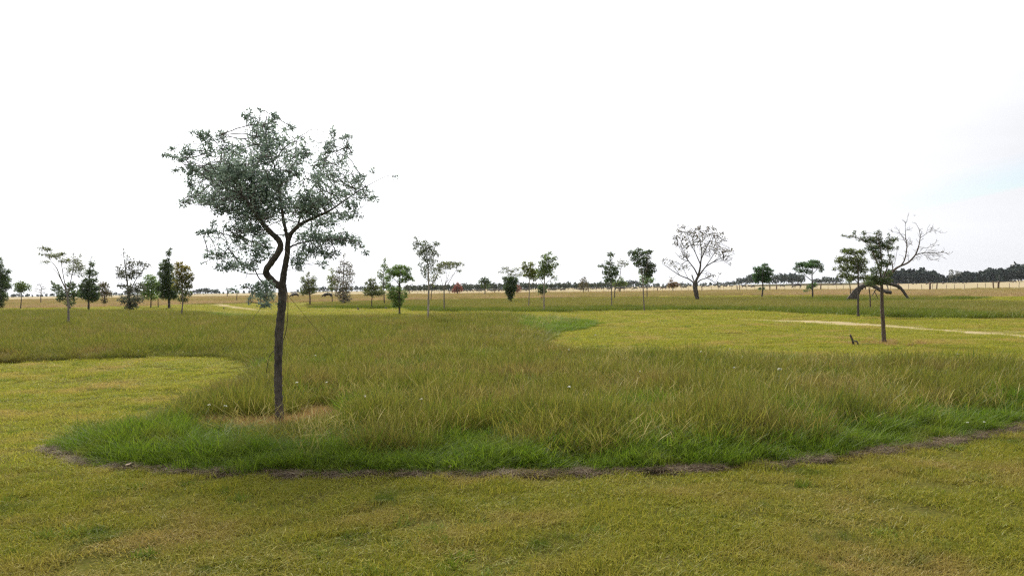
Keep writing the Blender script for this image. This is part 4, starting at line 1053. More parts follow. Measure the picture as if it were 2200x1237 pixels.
# --- the big foreground tree
T('big_tree', 'large foreground tree with a twisted forked trunk and open glare-tinted blue-green crown', 'tree', 6, (725, 1797),
  [(545, 130, 40, 45, .6), (620, 95, 22, 22, .4), (590, 180, 55, 50, .7), (690, 140, 45, 30, .7), (660, 200, 55, 55, .7), (780, 190, 50, 25, .5), (610, 260, 80, 60, .75), (700, 270, 90, 60, .8), (640, 350, 90, 70, 1.1),
   (265, 225, 45, 30, .5), (320, 250, 45, 50, .7), (400, 240, 40, 40, .8), (330, 320, 60, 45, .6), (430, 310, 50, 50, .7), (500, 330, 50, 60, .8), (100, 345, 45, 16, .6), (170, 360, 45, 30, .6), (130, 310, 25, 18, .4), (215, 330, 45, 50, .7),
   (170, 430, 50, 18, .5), (240, 430, 50, 50, .7), (320, 440, 70, 50, 1.1), (390, 450, 80, 70, 1.3), (470, 440, 80, 70, 1.3), (560, 470, 110, 80, 1.5), (450, 540, 110, 70, 1.4), (560, 580, 120, 80, 1.6), (660, 540, 110, 80, 1.5), (720, 480, 80, 60, .9),
   (270, 560, 70, 50, .7), (330, 600, 80, 45, .7), (200, 610, 50, 25, .7), (410, 640, 90, 45, 1.0), (230, 500, 40, 40, .5), (540, 680, 100, 50, 1.2), (640, 660, 90, 60, 1.4), (740, 620, 90, 60, 1.3), (790, 370, 70, 60, .7), (850, 330, 50, 50, .6), (800, 440, 60, 40, .6), (840, 250, 30, 20, .3),
   (880, 590, 75, 55, 1.5), (870, 650, 90, 50, 1.5), (960, 610, 70, 45, 1.2), (930, 470, 50, 60, .6), (960, 380, 45, 60, .6), (1000, 300, 40, 60, .6), (1020, 215, 25, 40, .5), (1090, 250, 45, 30, .5), (1100, 310, 35, 50, .6), (1060, 380, 50, 40, .5), (1010, 450, 60, 40, .4),
   (1060, 560, 70, 50, .6), (1130, 500, 60, 40, .7), (1170, 470, 40, 30, .7), (1235, 435, 20, 20, .5), (1190, 560, 60, 50, .6), (1240, 590, 35, 25, .5), (1120, 620, 60, 40, .7), (1040, 680, 90, 35, .8), (1130, 680, 60, 30, .7), (960, 720, 90, 35, .8), (1360, 465, 30, 10, .3),
   (900, 800, 90, 40, 1.0), (1000, 810, 90, 45, 1.1), (1090, 810, 70, 45, 1.1), (1150, 830, 50, 40, .9), (1200, 880, 30, 16, .8), (900, 870, 90, 45, 1.0), (1000, 890, 70, 35, .8), (830, 930, 50, 60, .8), (960, 950, 40, 30, .5),
   (320, 770, 65, 22, .8), (360, 730, 30, 25, .5), (440, 750, 40, 20, .4), (500, 790, 45, 45, .7), (520, 740, 60, 40, .8), (600, 760, 70, 45, 1.1), (620, 830, 60, 50, 1.0), (600, 900, 50, 60, .6), (530, 850, 20, 60, .6), (660, 880, 40, 50, .6),
   (330, 900, 40, 30, .5), (400, 900, 70, 35, .6), (430, 960, 60, 35, .8), (500, 950, 60, 40, .7), (560, 960, 50, 40, .5), (380, 965, 30, 16, .5), (300, 945, 30, 6, .3),
   (640, 1070, 60, 40, 1.1), (650, 1120, 60, 45, 1.2), (600, 1110, 40, 40, .8), (550, 1070, 70, 16, .5), (470, 1090, 50, 14, .5), (640, 1175, 50, 18, .8), (560, 1150, 14, 30, .6), (720, 1165, 20, 12, .4), (690, 470, 370, 300, .07), (470, 820, 180, 130, .10), (900, 740, 200, 120, .11), (1020, 500, 170, 150, .09), (420, 480, 230, 180, .11)],
  paths=[[(725, 1797, 9.2), (716, 1640, 8.5), (716, 1480, 8.4), (719, 1350, 8.7), (732, 1220, 8.6), (742, 1130, 8.6), (737, 1062, 9.2)],
   [(738, 1075, 8.2), (690, 1048, 7.6), (655, 1012, 7.2), (642, 985, 7.0), (672, 945, 6.8), (712, 893, 6.6), (734, 845, 6.2), (722, 815, 6.0), (695, 790, 5.6), (655, 755, 5.2), (620, 710, 4.6), (572, 640, 3.4), (520, 560, 2.4), (470, 480, 1.5), (420, 390, .8), (385, 290, .3)],
   [(736, 1070, 7.6), (742, 1010, 6.6), (754, 950, 6.0), (766, 880, 5.6), (768, 810, 5.2), (790, 765, 4.6), (850, 715, 3.6), (930, 682, 2.8), (1010, 645, 2.0), (1100, 582, 1.4), (1180, 530, .9), (1270, 480, .4)],
   [(768, 805, 4.0), (745, 700, 3.4), (730, 600, 2.6), (715, 500, 1.9), (690, 380, 1.3), (650, 280, .8), (640, 180, .4)],
   [(850, 715, 2.2), (880, 600, 1.8), (910, 520, 1.5), (945, 488, 1.2), (970, 410, .9), (995, 330, .6), (1015, 230, .3)],
   [(945, 490, .9), (1010, 470, .7), (1055, 400, .5), (1100, 300, .25)],
   [(620, 712, 2.6), (560, 560, 1.7), (580, 420, 1.2), (560, 300, .8), (540, 180, .35)],
   [(575, 645, 2.0), (500, 600, 1.6), (400, 555, 1.3), (300, 480, 1.0), (220, 420, .7), (160, 360, .4), (70, 347, .2)],
   [(560, 640, 1.5), (470, 640, 1.1), (380, 650, .8), (280, 640, .5), (170, 605, .25)],
   [(775, 840, 2.0), (840, 815, 1.6), (930, 805, 1.2), (1040, 800, .8), (1130, 820, .5), (1215, 880, .25)],
   [(645, 985, 1.2), (560, 990, .9), (490, 978, .7), (430, 940, .5), (380, 900, .3)],
   [(655, 755, 1.5), (560, 760, 1.0), (450, 760, .6), (300, 770, .25)],
   [(720, 1065, 1.4), (650, 1050, 1.0), (600, 1070, .7), (520, 1085, .4), (440, 1095, .2)],
   [(690, 1050, 1.0), (660, 1090, .8), (640, 1150, .4)],
   [(480, 500, 1.2), (400, 420, .9), (340, 330, .6), (265, 215, .25)], [(560, 560, 1.3), (480, 420, .9), (430, 320, .6), (395, 225, .25)], [(300, 480, .7), (240, 420, .5), (150, 320, .3), (105, 300, .2)], [(400, 555, .8), (310, 560, .6), (230, 560, .25)], [(690, 380, 1.0), (750, 340, .7), (830, 290, .4), (850, 240, .2)], [(730, 520, 1.0), (790, 440, .7), (860, 340, .3)], [(600, 420, .9), (600, 300, .6), (610, 180, .3), (625, 95, .2)], [(560, 760, 1.0), (490, 800, .6), (430, 870, .3)], [(655, 800, 1.0), (600, 860, .7), (560, 930, .3)],
   [(930, 685, 1.4), (1000, 700, 1.0), (1080, 680, .6), (1150, 650, .3)]],
  ext=.10, colors=((.115, .170, .130), (.240, .300, .230)), bark='dark', dens=.92, leaf=(6.2, 2.7), natt=3200, step_px=6.0, seed=50, twig_px=1.05, depth=1.0, tip=.8, spread=1.0, split=True, up=.15, kind_tr=.48)  # leaf colours paled and blued, with veiling glare put into them
BIG = COL.objects['big_tree']

def wire(name, pts, r, label, cat, mat, parent=None):
    tb = Tubes(); P = np.array(pts, float)
    tb.add(P, np.full(len(P), r), 5)
    o = link(name, tb.mesh(name, mat))
    return tag(o, label, cat, 'thin wires tied to the big tree') if label else o
WIREM = plain_mat('rusty_wire', (.045, .038, .030), (.09, .06, .04), 0.6)
DB = ground(601, 904)[1]
fork = at(606, 612, DB)
def sag(a, b, s, n=14):
    t = np.linspace(0, 1, n)[:, None]
    p = np.asarray(a) * (1 - t) + np.asarray(b) * t
    p[:, 2] -= (s * 4 * t * (1 - t))[:, 0]
    return p
gR = ground(735, 770); gL = ground(470, 770)
wire('guy_wire', sag(at(609, 622, DB), gR, 0.02), .003, 'thin dark stay wire slanting from the fork of the big tree down to the right', 'wire', WIREM)
wire('guy_wire', sag(at(600, 612, DB), gL, 0.02), .003, 'thin dark stay wire slanting from the fork of the big tree down to the left', 'wire', WIREM)
hang = [at(x, y, DB + d) for x, y, d in ((612, 605, -.04), (617, 622, .02), (619, 650, .08), (618, 690, .1), (613, 720, .1), (606, 738, .13), (597, 745, .12), (588, 753, .1), (578, 762, .1), (572, 800, .1))]
wire('guy_wire', resample(np.array(hang), .05), .0045, 'loose dark wire hanging from the fork and curling behind the big trunk', 'wire', WIREM)

# ------------------------------------------------------------------ far rows of trees, one object each
def far_variant(kind, seed):
    r = np.random.default_rng(seed)
    V, Fq, T_, n = [], [], [], 0
    if kind == 'conifer':
        m = 150
        z = r.random(m) ** .8
        rr = (1 - z) ** .75 * .30 * (.6 + .6 * r.random(m)) + .015
    elif kind == 'round':
        m = 150
        u = r.normal(0, 1, (m, 3)); u /= np.linalg.norm(u, axis=1)[:, None]; u *= (r.random(m) ** .4)[:, None]
    else:
        m = 90
        z = .25 + .75 * r.random(m); rr = .10 * r.random(m) + .01
    a = r.random(m) * 6.283
    if kind == 'round':
        P = np.stack([u[:, 0] * .42 + .10 * np.sin(a * 2), u[:, 1] * .42, .58 + u[:, 2] * .40], -1)
        P[:, 2] = np.maximum(P[:, 2], .06)
    else:
        P = np.stack([rr * np.cos(a), rr * np.sin(a), z], -1)
    ax = r.normal(0, 1, (m, 3)) * .7; ax[:, 2] += .35 if kind != 'conifer' else -.1
    ax[:, :2] += P[:, :2] * 3
    L = (.21 if kind != 'poplar' else .09) * r.uniform(.6, 1.4, m)
    v, f = leaf_quads(P, ax, L, L * .75, r)
    t = np.repeat(np.clip(r.random(m), 0, 1), 4)
    # trunk, four-sided
    b = .022
    tv = np.array([[-b, -b, -.01], [b, -b, -.01], [b, b, -.01], [-b, b, -.01], [-b * .4, -b * .4, .85], [b * .4, -b * .4, .85], [b * .4, b * .4, .85], [-b * .4, b * .4, .85]])
    tf = np.array([[0, 1, 5, 4], [1, 2, 6, 5], [2, 3, 7, 6], [3, 0, 4, 7]]) + len(v)
    me = make_mesh('far_tree', np.r_[v, tv], [np.r_[f, tf]], None, tint=np.r_[t, np.zeros(8)])
    return me, len(f)

def far_meshes(kind, n, leafm, seed):
    out = []
    for k in range(n):
        me, nf = far_variant(kind, seed + k)
        me.materials.append(leafm); me.materials.append(BARK['grey'])
        mi = np.zeros(len(me.polygons), np.int32); mi[nf:] = 1
        me.polygons.foreach_set('material_index', mi)
        out.append(me)
    return out
FM_DARK = leaf_mat('far_conifer_leaf', (.018, .030, .026), (.040, .056, .042), transl=.2, gloss=.02)  # bluish cast of the distance haze is painted into the leaf colour
FM_BLUE = leaf_mat('far_round_leaf', (.026, .042, .032), (.055, .075, .050), transl=.25, gloss=.02)  # blue of the far haze mixed into this leaf colour too
FM_MID = leaf_mat('far_row_leaf', (.032, .048, .024), (.070, .085, .040), transl=.25, gloss=.02)
FM_PALE = leaf_mat('far_poplar_leaf', (.14, .14, .11), (.22, .21, .17), transl=.3, gloss=.02)
V_CON = far_meshes('conifer', 6, FM_DARK, 10)
V_RND = far_meshes('round', 6, FM_DARK, 30)
V_BLU = far_meshes('round', 6, FM_BLUE, 50)
V_MID = far_meshes('round', 6, FM_MID, 70)
V_POP = far_meshes('poplar', 3, FM_PALE, 90)
frng2 = np.random.default_rng(5)
def far_tree(name, px, D, hpx, wide, meshes, label, group):
    """hpx: height in survey pixels above the foot"""
    o = link(name, meshes[frng2.integers(len(meshes))])
    p = stand(px, D)
    h = hpx * D / F
    o.location = p
    o.scale = (h * wide, h * wide, h)
    o.rotation_euler = (0, 0, frng2.random() * 6.28)
    return tag(o, label, 'tree', group)
# the dark wood at the right
top = lin([(1905, 26), (1930, 27), (1960, 27), (1990, 27), (2010, 22), (2030, 14), (2045, 14), (2060, 17), (2075, 22), (2095, 20), (2120, 25), (2140, 26), (2160, 27), (2175, 33), (2190, 38), (2230, 38), (2300, 36)])
for row, (D, sp, off, f) in enumerate(((590, 6.0, 0, .80), (612, 4.6, 2, 1.0))):
    for x in np.arange(1900 + off, 2290, sp):
        big = x > 2168
        far_tree('conifer_tree' if not big else 'wood_tree', x + frng2.normal(0, 1), D + frng2.normal(0, 4), (top(x) + 1.5) * f * frng2.uniform(.84, 1.08), frng2.uniform(.75, 1.1) if not big else frng2.uniform(.75, .95), V_CON if not big else V_RND,
                 'dark tree of the dense far wood along the right horizon', 'dark trees of the far wood on the right')
for x, h in ((2041, 27), (2046, 28), (2054, 26), (2058, 25), (2063, 23)):
    far_tree('poplar_tree', x, 600, h, .9, V_POP, 'pale thin poplar sticking up over the dip in the dark far wood', 'pale poplars over the far wood')
# the bluish group of big round trees
for x, h in ((1588, 17), (1594, 14), (1601, 17), (1609, 22), (1614, 24), (1620, 22), (1627, 20), (1640, 20), (1652, 18), (1660, 20), (1668, 21), (1676, 24), (1683, 25), (1690, 23), (1697, 24), (1703, 25), (1709, 23), (1715, 22), (1722, 20)):
    far_tree('broadleaf_tree', x, 760 + frng2.normal(0, 10), h + 1.5, frng2.uniform(.55, .75), V_BLU, 'big bluish hazy tree on the horizon behind the dense round green tree', 'bluish trees on the right-hand horizon')
for x, h in ((1562, 9), (1568, 8), (1575, 10), (1581, 9), (1750, 11), (1757, 12), (1764, 11), (1773, 15), (1781, 16), (1788, 12), (1797, 15), (1806, 12)):
    far_tree('broadleaf_tree', x, 700 + frng2.normal(0, 8), h + 1.5, frng2.uniform(.7, .9), V_BLU, 'small low tree on the far horizon beside the bluish tree group', 'small trees on the right-hand horizon')
# the long row behind the cattle
for row, (D, sp, f) in enumerate(((520, 6.0, .85), (545, 7.0, 1.0))):
    for x in np.arange(868 + row * 3, 1345, sp):
        far_tree('row_tree', x + frng2.normal(0, 1.4), D + frng2.normal(0, 4), 14.5 * f * frng2.uniform(.85, 1.18), frng2.uniform(.55, .8), V_MID, 'small round tree of the long even row behind the cattle', 'row of trees behind the cattle')
for x in np.arange(1340, 1560, 5.5):
    far_tree('row_tree', x + frng2.normal(0, 1.5), 640 + frng2.normal(0, 8), 8.5 * frng2.uniform(.6, 1.25), frng2.uniform(.6, .9), V_MID, 'small tree in the thinning end of the row behind the cattle', 'thin end of the tree row')
for x, h in ((1340, 14), (1347, 15), (1353, 16), (1360, 16), (1367, 15), (1374, 13)):
    far_tree('broadleaf_tree', x, 900, h, .6, V_BLU, 'hazy blue tree far behind the upright dark young tree', 'hazy trees behind the row')
# left horizon
for x, h in ((412, 7), (418, 8), (424, 10), (430, 11), (437, 12), (443, 12), (449, 11), (456, 9), (462, 8), (466, 9), (471, 5), (480, 4), (490, 4.5), (500, 4), (512, 5), (524, 5), (536, 5), (546, 4.5), (556, 4)):
    far_tree('broadleaf_tree', x, 700 + frng2.normal(0, 10), h * 1.15 + 2, frng2.uniform(.6, .85), V_BLU, 'low hazy tree on the horizon left of the big tree', 'hazy trees on the left horizon')
for x in np.arange(-40, 405, 7.0):
    far_tree('broadleaf_tree', x + frng2.normal(0, 2), 850 + frng2.normal(0, 15), frng2.uniform(5, 9), frng2.uniform(.7, 1.1), V_BLU, 'distant grey-green tree in the faint line along the left horizon', 'faint trees along the left horizon')
for x, h in ((640, 7), (647, 6), (655, 8), (664, 9), (672, 11), (680, 9), (688, 11), (696, 12), (704, 8), (712, 9), (722, 9), (732, 8), (744, 10), (756, 12), (766, 13), (776, 12), (786, 11), (797, 10), (808, 11), (820, 12), (832, 13), (845, 12), (857, 14)):
    far_tree('broadleaf_tree', x, 640 + frng2.normal(0, 10), h + 2.5, frng2.uniform(.6, .85), V_BLU, 'hazy tree on the horizon between the big tree and the willow-like tree', 'hazy trees in the middle distance')

# long low bank of earth at the far side of the pasture
def bank():
    xs = np.linspace(1610, 1880, 40)
    P = np.array([stand(x, 520) for x in xs])
    r = np.random.default_rng(3)
    V = []
    for p, e in zip(P, np.sin(np.linspace(0.12, np.pi - .12, 40)) ** .3):
        for dy, z in ((-4, -.02), (-2.2, .9), (0, 1.35), (2, 1.3), (6, -.02)):
            V.append([p[0], p[1] + dy, z * e * r.uniform(.93, 1.07) if z > 0 else z])
    V = np.array(V); k = 5
    Q = [[i * k + j, (i + 1) * k + j, (i + 1) * k + j + 1, i * k + j + 1] for i in range(39) for j in range(4)]
    tag(link('earth_bank', make_mesh('earth_bank', V, [np.array(Q)], soil_mat('bank_grass', ((.09, .085, .05), (.12, .10, .06), (.06, .06, .035)), (.05, .3, 3)), smooth=True)), kind='structure')
bank()

# ------------------------------------------------------------------ fence
fence = empty('wire_fence', stand(1400, fence_d(1400)))
tag(fence, 'long post and wire fence between the straw field and the pasture', 'fence')
FO = np.array(fence.location)
POSTM = plain_mat('weathered_post', (.16, .105, .065), (.085, .06, .042), .9, 6)
THINM = plain_mat('thin_picket', (.15, .12, .09), (.09, .07, .05), .9, 6)
def post_mesh(r, h, sides, seed, mat):
    g = np.random.default_rng(seed)
    tb = Tubes()
    tb.add([[0, 0, -.2], [g.normal(0, .01), 0, h * .5], [g.normal(0, .02), g.normal(0, .02), h - .03], [g.normal(0, .02), g.normal(0, .02), h]], [r * 1.05, r, r * .97, r * .8], sides, rough=.06, rng=g)
    return tb.mesh('post', mat)
PM1 = [post_mesh(.11, 1.35, 8, k, POSTM) for k in range(3)]
PM2 = [post_mesh(.035, 1.15, 5, 10 + k, THINM) for k in range(4)]
thick = [(1584, 1), (1589, .8), (1668, 1), (1654, .9), (1763, 1.15), (1998, 1.25), (2012, .8), (2135, .9), (2145, 1.35), (1330, .9), (1412, 1), (1508, .9), (1265, .9), (966, .9), (1063, .9), (1180, .9), (1733, .9), (1860, 1), (1930, .8), (880, .9), (2240, 1), (2320, 1)]
for x, s in thick:
    o = link('post', PM1[frng2.integers(3)], fence)
    o.location = stand(x, fence_d(x)) - FO; o.scale = (s, s, 1)
    o.rotation_euler = (frng2.normal(0, .04), frng2.normal(0, .04), frng2.random() * 6)
x = 836.0
while x < 2330:
    D = fence_d(x)
    o = link('picket', PM2[frng2.integers(4)], fence)
    o.location = stand(x, D) - FO; o.scale = (1, 1, frng2.uniform(.85, 1.1))
    o.rotation_euler = (frng2.normal(0, .05), frng2.normal(0, .05), frng2.random() * 6)
    x += 1.75 * F / D * frng2.uniform(.7, 1.3)
xs = np.linspace(700, 2400, 60)
for h in (.45, .8, 1.1):
    tb = Tubes(); P = np.array([stand(q, fence_d(q)) for q in xs]) - FO; P[:, 2] = h
    tb.add(P, np.full(len(P), .006), 3)
    link('wire', tb.mesh('wire', WIREM), fence)

# ------------------------------------------------------------------ cattle, each one continuous body
def skin_mesh(name, verts, edges, radii, mat, sub=1):
    me = bpy.data.meshes.new(name)
    me.from_pydata(verts, edges, [])
    o = bpy.data.objects.new(name, me); COL.objects.link(o)
    sk = o.modifiers.new('s', 'SKIN')
    if not me.skin_vertices: pass
    for v, r in zip(me.skin_vertices[0].data, radii):
        v.radius = (r, r) if not isinstance(r, tuple) else r
    me.skin_vertices[0].data[0].use_root = True
    sb = o.modifiers.new('d', 'SUBSURF'); sb.levels = sub; sb.render_levels = sub
    dg = bpy.context.evaluated_depsgraph_get()
    ev = bpy.data.meshes.new_from_object(o.evaluated_get(dg))
    ev.name = name
    bpy.data.objects.remove(o)
    bpy.data.meshes.remove(me)
    ev.materials.clear(); ev.materials.append(mat)
    ev.polygons.foreach_set('use_smooth', np.ones(len(ev.polygons), bool))
    return ev

COWM = plain_mat('black_hide', (.014, .012, .011), (.028, .022, .018), .75, 3)
def cow_mesh(graze, name):
    V = [(-.05, 0, 1.0), (-.45, 0, 1.02), (-.78, 0, 1.06), (.35, 0, .98), (.68, 0, 1.02)]
    E = [(0, 1), (1, 2), (0, 3), (3, 4)]
    R = [.36, .36, .24, .37, .30]
    def add(vs, rs, par):
        for v, r in zip(vs, rs):
            V.append(v); R.append(r); E.append((par, len(V) - 1)); par = len(V) - 1
        return par
    for s in (-1, 1):
        add([(-.72, s * .17, .78), (-.82, s * .18, .45), (-.76, s * .18, .22), (-.74, s * .18, .04)], [.17, .075, .06, .07], 2)
        add([(.55, s * .17, .68), (.57, s * .17, .40), (.56, s * .17, .20), (.58, s * .17, .04)], [.13, .07, .055, .07], 4)
    add([(-.93, 0, 1.02), (-.97, 0, .75), (-.96, 0, .45)], [.05, .03, .045], 2)
    if graze:
        h = add([(.95, 0, .82), (1.16, 0, .50), (1.30, 0, .26), (1.36, 0, .10)], [.20, .15, .13, .085], 4)
        hy, hz, hx = .2, .48, 1.16
    else:
        h = add([(.95, 0, 1.22), (1.15, 0, 1.38), (1.36, 0, 1.32), (1.50, 0, 1.22)], [.21, .15, .13, .09], 4)
        hy, hz, hx = .2, 1.44, 1.12
    for s in (-1, 1):
        V.append((hx - .03, s * .24, hz + .02)); R.append(.035); E.append((len(V) - 2 if False else h - 2, len(V) - 1))
    return skin_mesh(name, V, E, R, COWM, 1)
C_GRAZE, C_STANDM = cow_mesh(True, 'grazing_cow'), cow_mesh(False, 'standing_cow')
COWS3 = [(760, 678), (800, 680), (890, 674), (912, 675), (948, 676), (978, 676), (1018, 672), (1036, 676), (1058, 676), (1085, 675), (1150, 676), (1183, 674), (1200, 677), (1228, 674), (1262, 676), (1284, 674), (1440, 668), (1476, 668), (1492, 668), (1514, 671), (1528, 668), (1552, 665), (1746, 670), (1772, 670), (1790, 668), (1815, 658), (1845, 660), (1880, 670), (2000, 656), (2048, 660), (2064, 660), (2172, 658)]
COWS4 = [(42, 715), (165, 702), (212, 704), (232, 706), (342, 702), (386, 700), (432, 704), (494, 706), (510, 704), (580, 708), (625, 712), (648, 696), (690, 696), (756, 706), (808, 692), (858, 694), (893, 690), (953, 690), (995, 686), (1024, 690), (1036, 704), (1050, 690), (1210, 684), (1246, 692), (1425, 676), (1465, 678), (1580, 690), (1640, 682), (1700, 678), (1826, 686), (1914, 686)]
COWS5 = [(157, 621), (243, 608), (287, 617), (600, 607), (655, 600), (1040, 602), (1160, 588), (1277, 600), (1390, 600), (1425, 596), (1520, 596), (1606, 590), (1640, 590), (1700, 593), (1740, 580), (1932, 583), (1980, 587), (2120, 584)]
cows = [cv_(3, [c])[0] for c in COWS3] + [cv_(4, [c])[0] for c in COWS4] + [cv_(5, [c])[0] for c in COWS5] + [(633.5, 634, 1), (703.5, 636.5, 1)]
crng = np.random.default_rng(12)
for k, c in enumerate(cows):
    x, y = c[0], c[1]
    p = y - float(horizon(x))
    D = float(np.clip(F * EYE / max(p, 1.0), fence_d(x) + 12, 430)) * 1.18
    if len(c) > 2: D = 205.0 if x < 660 else 175.0
    gr = crng.random() < .8
    o = link('cow', C_GRAZE if gr else C_STANDM)
    o.location = stand(x, D)
    s = crng.uniform(.9, 1.08)
    if (x, y) == tuple(cv_(5, [(287, 617)])[0]): s = 1.3; D = 260; o.location = stand(x, D)
    o.scale = (s, s, s * .88)
    o.rotation_euler = (0, 0, crng.choice([0, math.pi]) + crng.normal(0, .5))
    if len(c) > 2:
        tag(o, 'black cow in the straw field just right of the big tree trunk' if x < 660 else 'black grazing cow in the straw field beside the small yellow-green sapling', 'cow')
    else:
        tag(o, 'black cow grazing in the pale pasture beyond the fence' if gr else 'black cow with its head up in the pale pasture beyond the fence', 'cow', 'black cattle in the far pasture')

# ------------------------------------------------------------------ stumps, posts, small things
def stump(name, c, base, h, r, lean, label, cat='stump', branch=False, mat='dark'):
    p = ground(*cv_(c, [base])[0]); D = p[1]; pm = D / F
    g = np.random.default_rng(int(base[0]))
    root = empty(name, p); tag(root, label, cat)
    tb = Tubes()
    tb.add([[0, 0, -.03], [lean * .4 * h * pm, 0, h * pm * .45], [lean * h * pm, 0, h * pm * .93], [lean * h * pm, .01, h * pm]], np.array([1.15, 1, .95, .8]) * r * pm, 8, rough=.1, rng=g)
    link('stem', tb.mesh('stem', BARK[mat]), root)
    if branch:
        tb = Tubes(); q = h * pm
        tb.add([[0, 0, q * .42], [r * pm * 2.4, -.02, q * .40], [r * pm * 3.2, -.03, q * .18], [r * pm * 3.6, -.03, -.02]], np.array([.8, .8, .75, .7]) * r * pm, 7, rough=.1, rng=g)
        link('branch', tb.mesh('branch', BARK[mat]), root)
    return root
stump('broken_stump', 5, (766, 1110), 24, 2.2, -.30, 'short broken stake leaning left with a side stub, on the lawn near the stout tree', branch=True)
stump('low_stump', 2, (1693, 858), 5, 2.4, 0, 'tiny dark stump at the far edge of the mown strip, left one of two')
stump('low_stump', 2, (1964, 848), 4, 2.4, .1, 'tiny dark stump at the far edge of the mown strip, beside the willow-like tree')
stump('low_stump', 2, (368, 850), 4.5, 1.6, .2, 'tiny dark stub beside the pale tracks left of the big tree')
stump('low_stump', 4, (1270, 808), 5.0, 1.9, 0, 'small brown stump in the grass left of the wide leafless tree', mat='brown')
stump('wooden_pole', 2, (405, 728), 22, 0.9, -.02, 'thin lone pole standing in the straw field on the left', 'pole', mat='grey')
stump('dark_stub', 0, (625, 874), 8, 2.2, .15, 'small dark broken stub in the grass right of the big tree foot')
stump('dark_stub', 0, (783, 909), 7, 3.0, .1, 'small dark stub in the bright green grass right of the straw patch')
stump('dark_stub', 0, (337, 912), 8, 2.2, -.2, 'small grey stub among the green grass left of the big tree', mat='grey')

# low pale farm shed on the horizon
shp = stand(630, 560)
shed = empty('farm_shed', shp); tag(shed, 'low pale farm shed on the horizon just right of the big tree trunk', 'shed')
def box(name, x0, x1, y0, y1, z0, z1, mat, parent):
    V = np.array([[x, y, z] for z in (z0, z1) for y in (y0, y1) for x in (x0, x1)], float)
    Q = np.array([[0, 2, 3, 1], [4, 5, 7, 6], [0, 1, 5, 4], [2, 6, 7, 3], [0, 4, 6, 2], [1, 3, 7, 5]])
    return link(name, make_mesh(name, V, [Q], mat), parent)
box('wall', -1.9, 1.9, 0, 3, 0, 1.25, plain_mat('limewash', (.62, .60, .56), (.5, .48, .45)), shed)
rfV = np.array([[-2.1, -.3, 1.22], [2.1, -.3, 1.22], [2.1, 1.5, 1.75], [-2.1, 1.5, 1.75], [2.1, 3.3, 1.22], [-2.1, 3.3, 1.22]])
link('roof', make_mesh('roof', rfV, [np.array([[0, 1, 2, 3], [3, 2, 4, 5], [0, 5, 4, 1]]), np.array([[0, 3, 5], [1, 4, 2]])], plain_mat('tin_roof', (.36, .37, .38), (.28, .29, .30), .5)), shed)
box('door', -.4, .3, -.02, .02, 0, 1.0, plain_mat('shed_door', (.10, .10, .10)), shed)

# white wildflowers in the meadow
PETAL = plain_mat('white_petal', (.80, .80, .72), (.72, .72, .60), .7)
STEM = plain_mat('flower_stem', (.07, .11, .03), (.09, .10, .03), .8)
def flower_mesh(seed):
    g = np.random.default_rng(seed)
    tb = Tubes(); tb.add([[0, 0, 0], [.02, 0, .25], [.05, .01, .48]], [.003, .0025, .002], 4)
    V = [list(v) for v in np.concatenate(tb.V)]; Q = [list(q) for q in np.concatenate(tb.Q)]
    nq = len(Q)
    for k in range(26):                                   # a small globe of petals
        d = g.normal(0, 1, 3); d[2] = abs(d[2]) * .9 - .2; d /= np.linalg.norm(d)
        sd = np.cross(d, g.normal(0, 1, 3)); sd /= np.linalg.norm(sd)
        c = np.array([.05, .01, .48]); b = len(V)
        V += [list(c), list(c + d * .012 - sd * .005), list(c + d * .022), list(c + d * .012 + sd * .005)]
        Q.append([b, b + 1, b + 2, b + 3])
    me = make_mesh('wildflower', V, [np.array(Q)], [STEM, PETAL])
    mi = np.zeros(len(Q), np.int32); mi[nq:] = 1
    me.polygons.foreach_set('material_index', mi)
    return me
FLM = [flower_mesh(k) for k in range(3)]
for x, y, s in [(1672, 785, 1.5), (1287, 718, 1.2), (1355, 795, 1), (1521, 753, 1), (1558, 748, .9), (1590, 765, 1), (1602, 783, 1), (1240, 829, 1), (1680, 920, 1.2), (2091, 906, .65), (2118, 903, .6), (623, 828, 1.1), (662, 817, 1), (720, 818, 1), (770, 845, 1), (910, 858, 1), (705, 950, 1), (893, 945, 1), (1066, 719, .9), (454, 694, .9), (1213, 748, 1), (1335, 762, .9), (465, 872, 1), (445, 868, .9), (1500, 755, .9), (690, 762, 1), (2060, 760, .8), (300, 752, .9)]:
    p0 = float(horizon(x)); py_ = y - p0
    zs = .8 * s if not (y > 900 and x > 1000) and y < 930 else .3
    yb = p0 + py_ / (1 - .48 * zs / EYE) if py_ > 60 else y + 4
    o = link('wildflower', FLM[crng.integers(3)])
    g = ground(x, yb); o.location = g
    o.scale = (s, s, zs); o.rotation_euler = (crng.normal(0, .1) - .25, crng.normal(0, .1), crng.random() * 6)
    if x == 1672: tag(o, 'largest white wildflower, standing in the meadow left of the stout tree', 'flower', 'white wildflowers in the meadow')
    elif x == 2091: tag(o, 'white wildflower low at the right end of the mown edge, left one of two', 'flower', 'white wildflowers in the meadow')
    elif x == 2118: tag(o, 'white wildflower low at the right end of the mown edge, right one of two', 'flower', 'white wildflowers in the meadow')
    else: tag(o, 'small white wildflower standing above the meadow grass', 'flower', 'white wildflowers in the meadow')

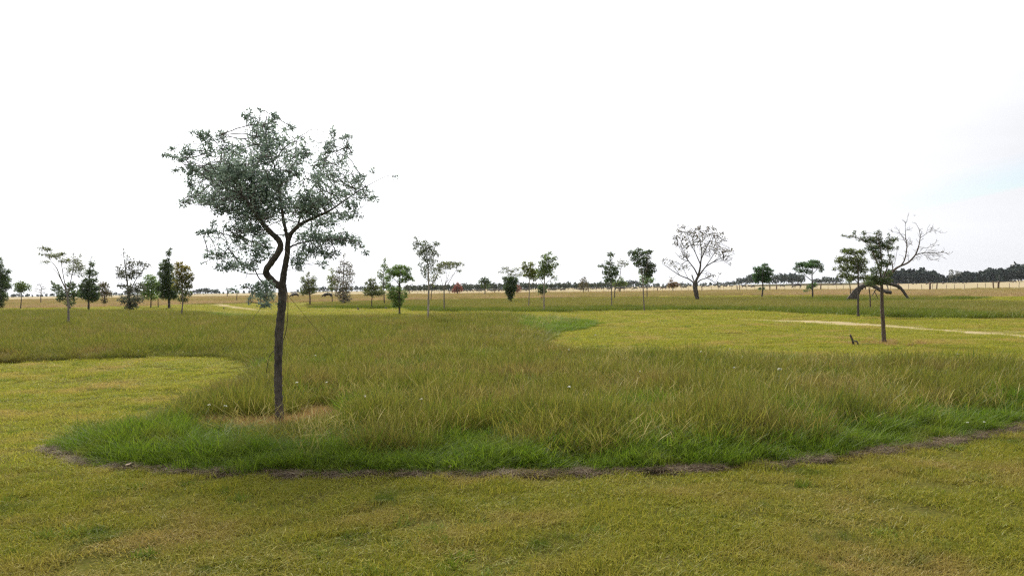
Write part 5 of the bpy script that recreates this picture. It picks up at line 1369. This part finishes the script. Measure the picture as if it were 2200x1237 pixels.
# pale fallen leaves lying along the mown edge
LEAFM = plain_mat('dry_leaf', (.42, .33, .25), (.30, .22, .16), .8, 20)
for k, (x, y) in enumerate(((278, 1010), (581, 1024), (968, 1016))):
    g = np.random.default_rng(k); a = g.random() * 6.28
    u, v = np.meshgrid(np.linspace(-1, 1, 5), np.linspace(-1, 1, 3))
    wv = (1 - u ** 2) ** .6
    V = np.stack([u * .032, v * wv * .017, .02 + .012 * (v * wv) ** 2 + .014 * u ** 2 + .01], -1).reshape(-1, 3)
    Q = [[i * 5 + j, i * 5 + j + 1, i * 5 + j + 6, i * 5 + j + 5] for i in range(2) for j in range(4)]
    o = link('dry_leaf', make_mesh('dry_leaf', V, [np.array(Q)], LEAFM, smooth=True))
    o.location = ground(x, y) + np.array([0, 0, .02]); o.rotation_euler = (g.normal(0, .3), g.normal(0, .3), a)
    tag(o, ['curled pale dry leaf in the clippings at the left end of the mown edge', 'curled pale dry leaf on the clippings below the big tree', 'curled dry leaf on the clippings beside the dark tuft at mid edge'][k], 'leaf')

# a bird high over the bare branches
BIRDM = plain_mat('bird_feather', (.03, .03, .03))
bm_ = skin_mesh('bird', [(0, 0, 0), (.10, 0, .01), (.17, 0, .03), (-.12, 0, -.01), (-.22, 0, -.01), (.02, .16, .05), (-.02, .36, .02), (.02, -.16, .05), (-.02, -.36, .02)], [(0, 1), (1, 2), (0, 3), (3, 4), (0, 5), (5, 6), (0, 7), (7, 8)],
   [(.05, .05), (.045, .045), (.028, .028), (.035, .035), (.03, .012), (.05, .012), (.02, .006), (.05, .012), (.02, .006)], BIRDM, 1)
bd = link('bird', bm_); bd.location = at(1965, 463, 140); bd.rotation_euler = (.1, 0, .5)
tag(bd, 'tiny dark bird flying above the bare branches of the fallen tree', 'bird')

# ------------------------------------------------------------------ the air: faint haze over the plain
def haze_box():
    m, t, out = new_mat('haze')
    v = t.add('ShaderNodeVolumePrincipled', inp={'Color': (.86, .92, 1.0, 1), 'Density': 0.00005, 'Anisotropy': 0.2})
    t.l.new(v.outputs[0], out.inputs['Volume'])
    h = 2600.0
    o = box('haze', -h, h, -h, h, -1.0, 28.0, m, None)
    tag(o, kind='stuff')
haze_box()
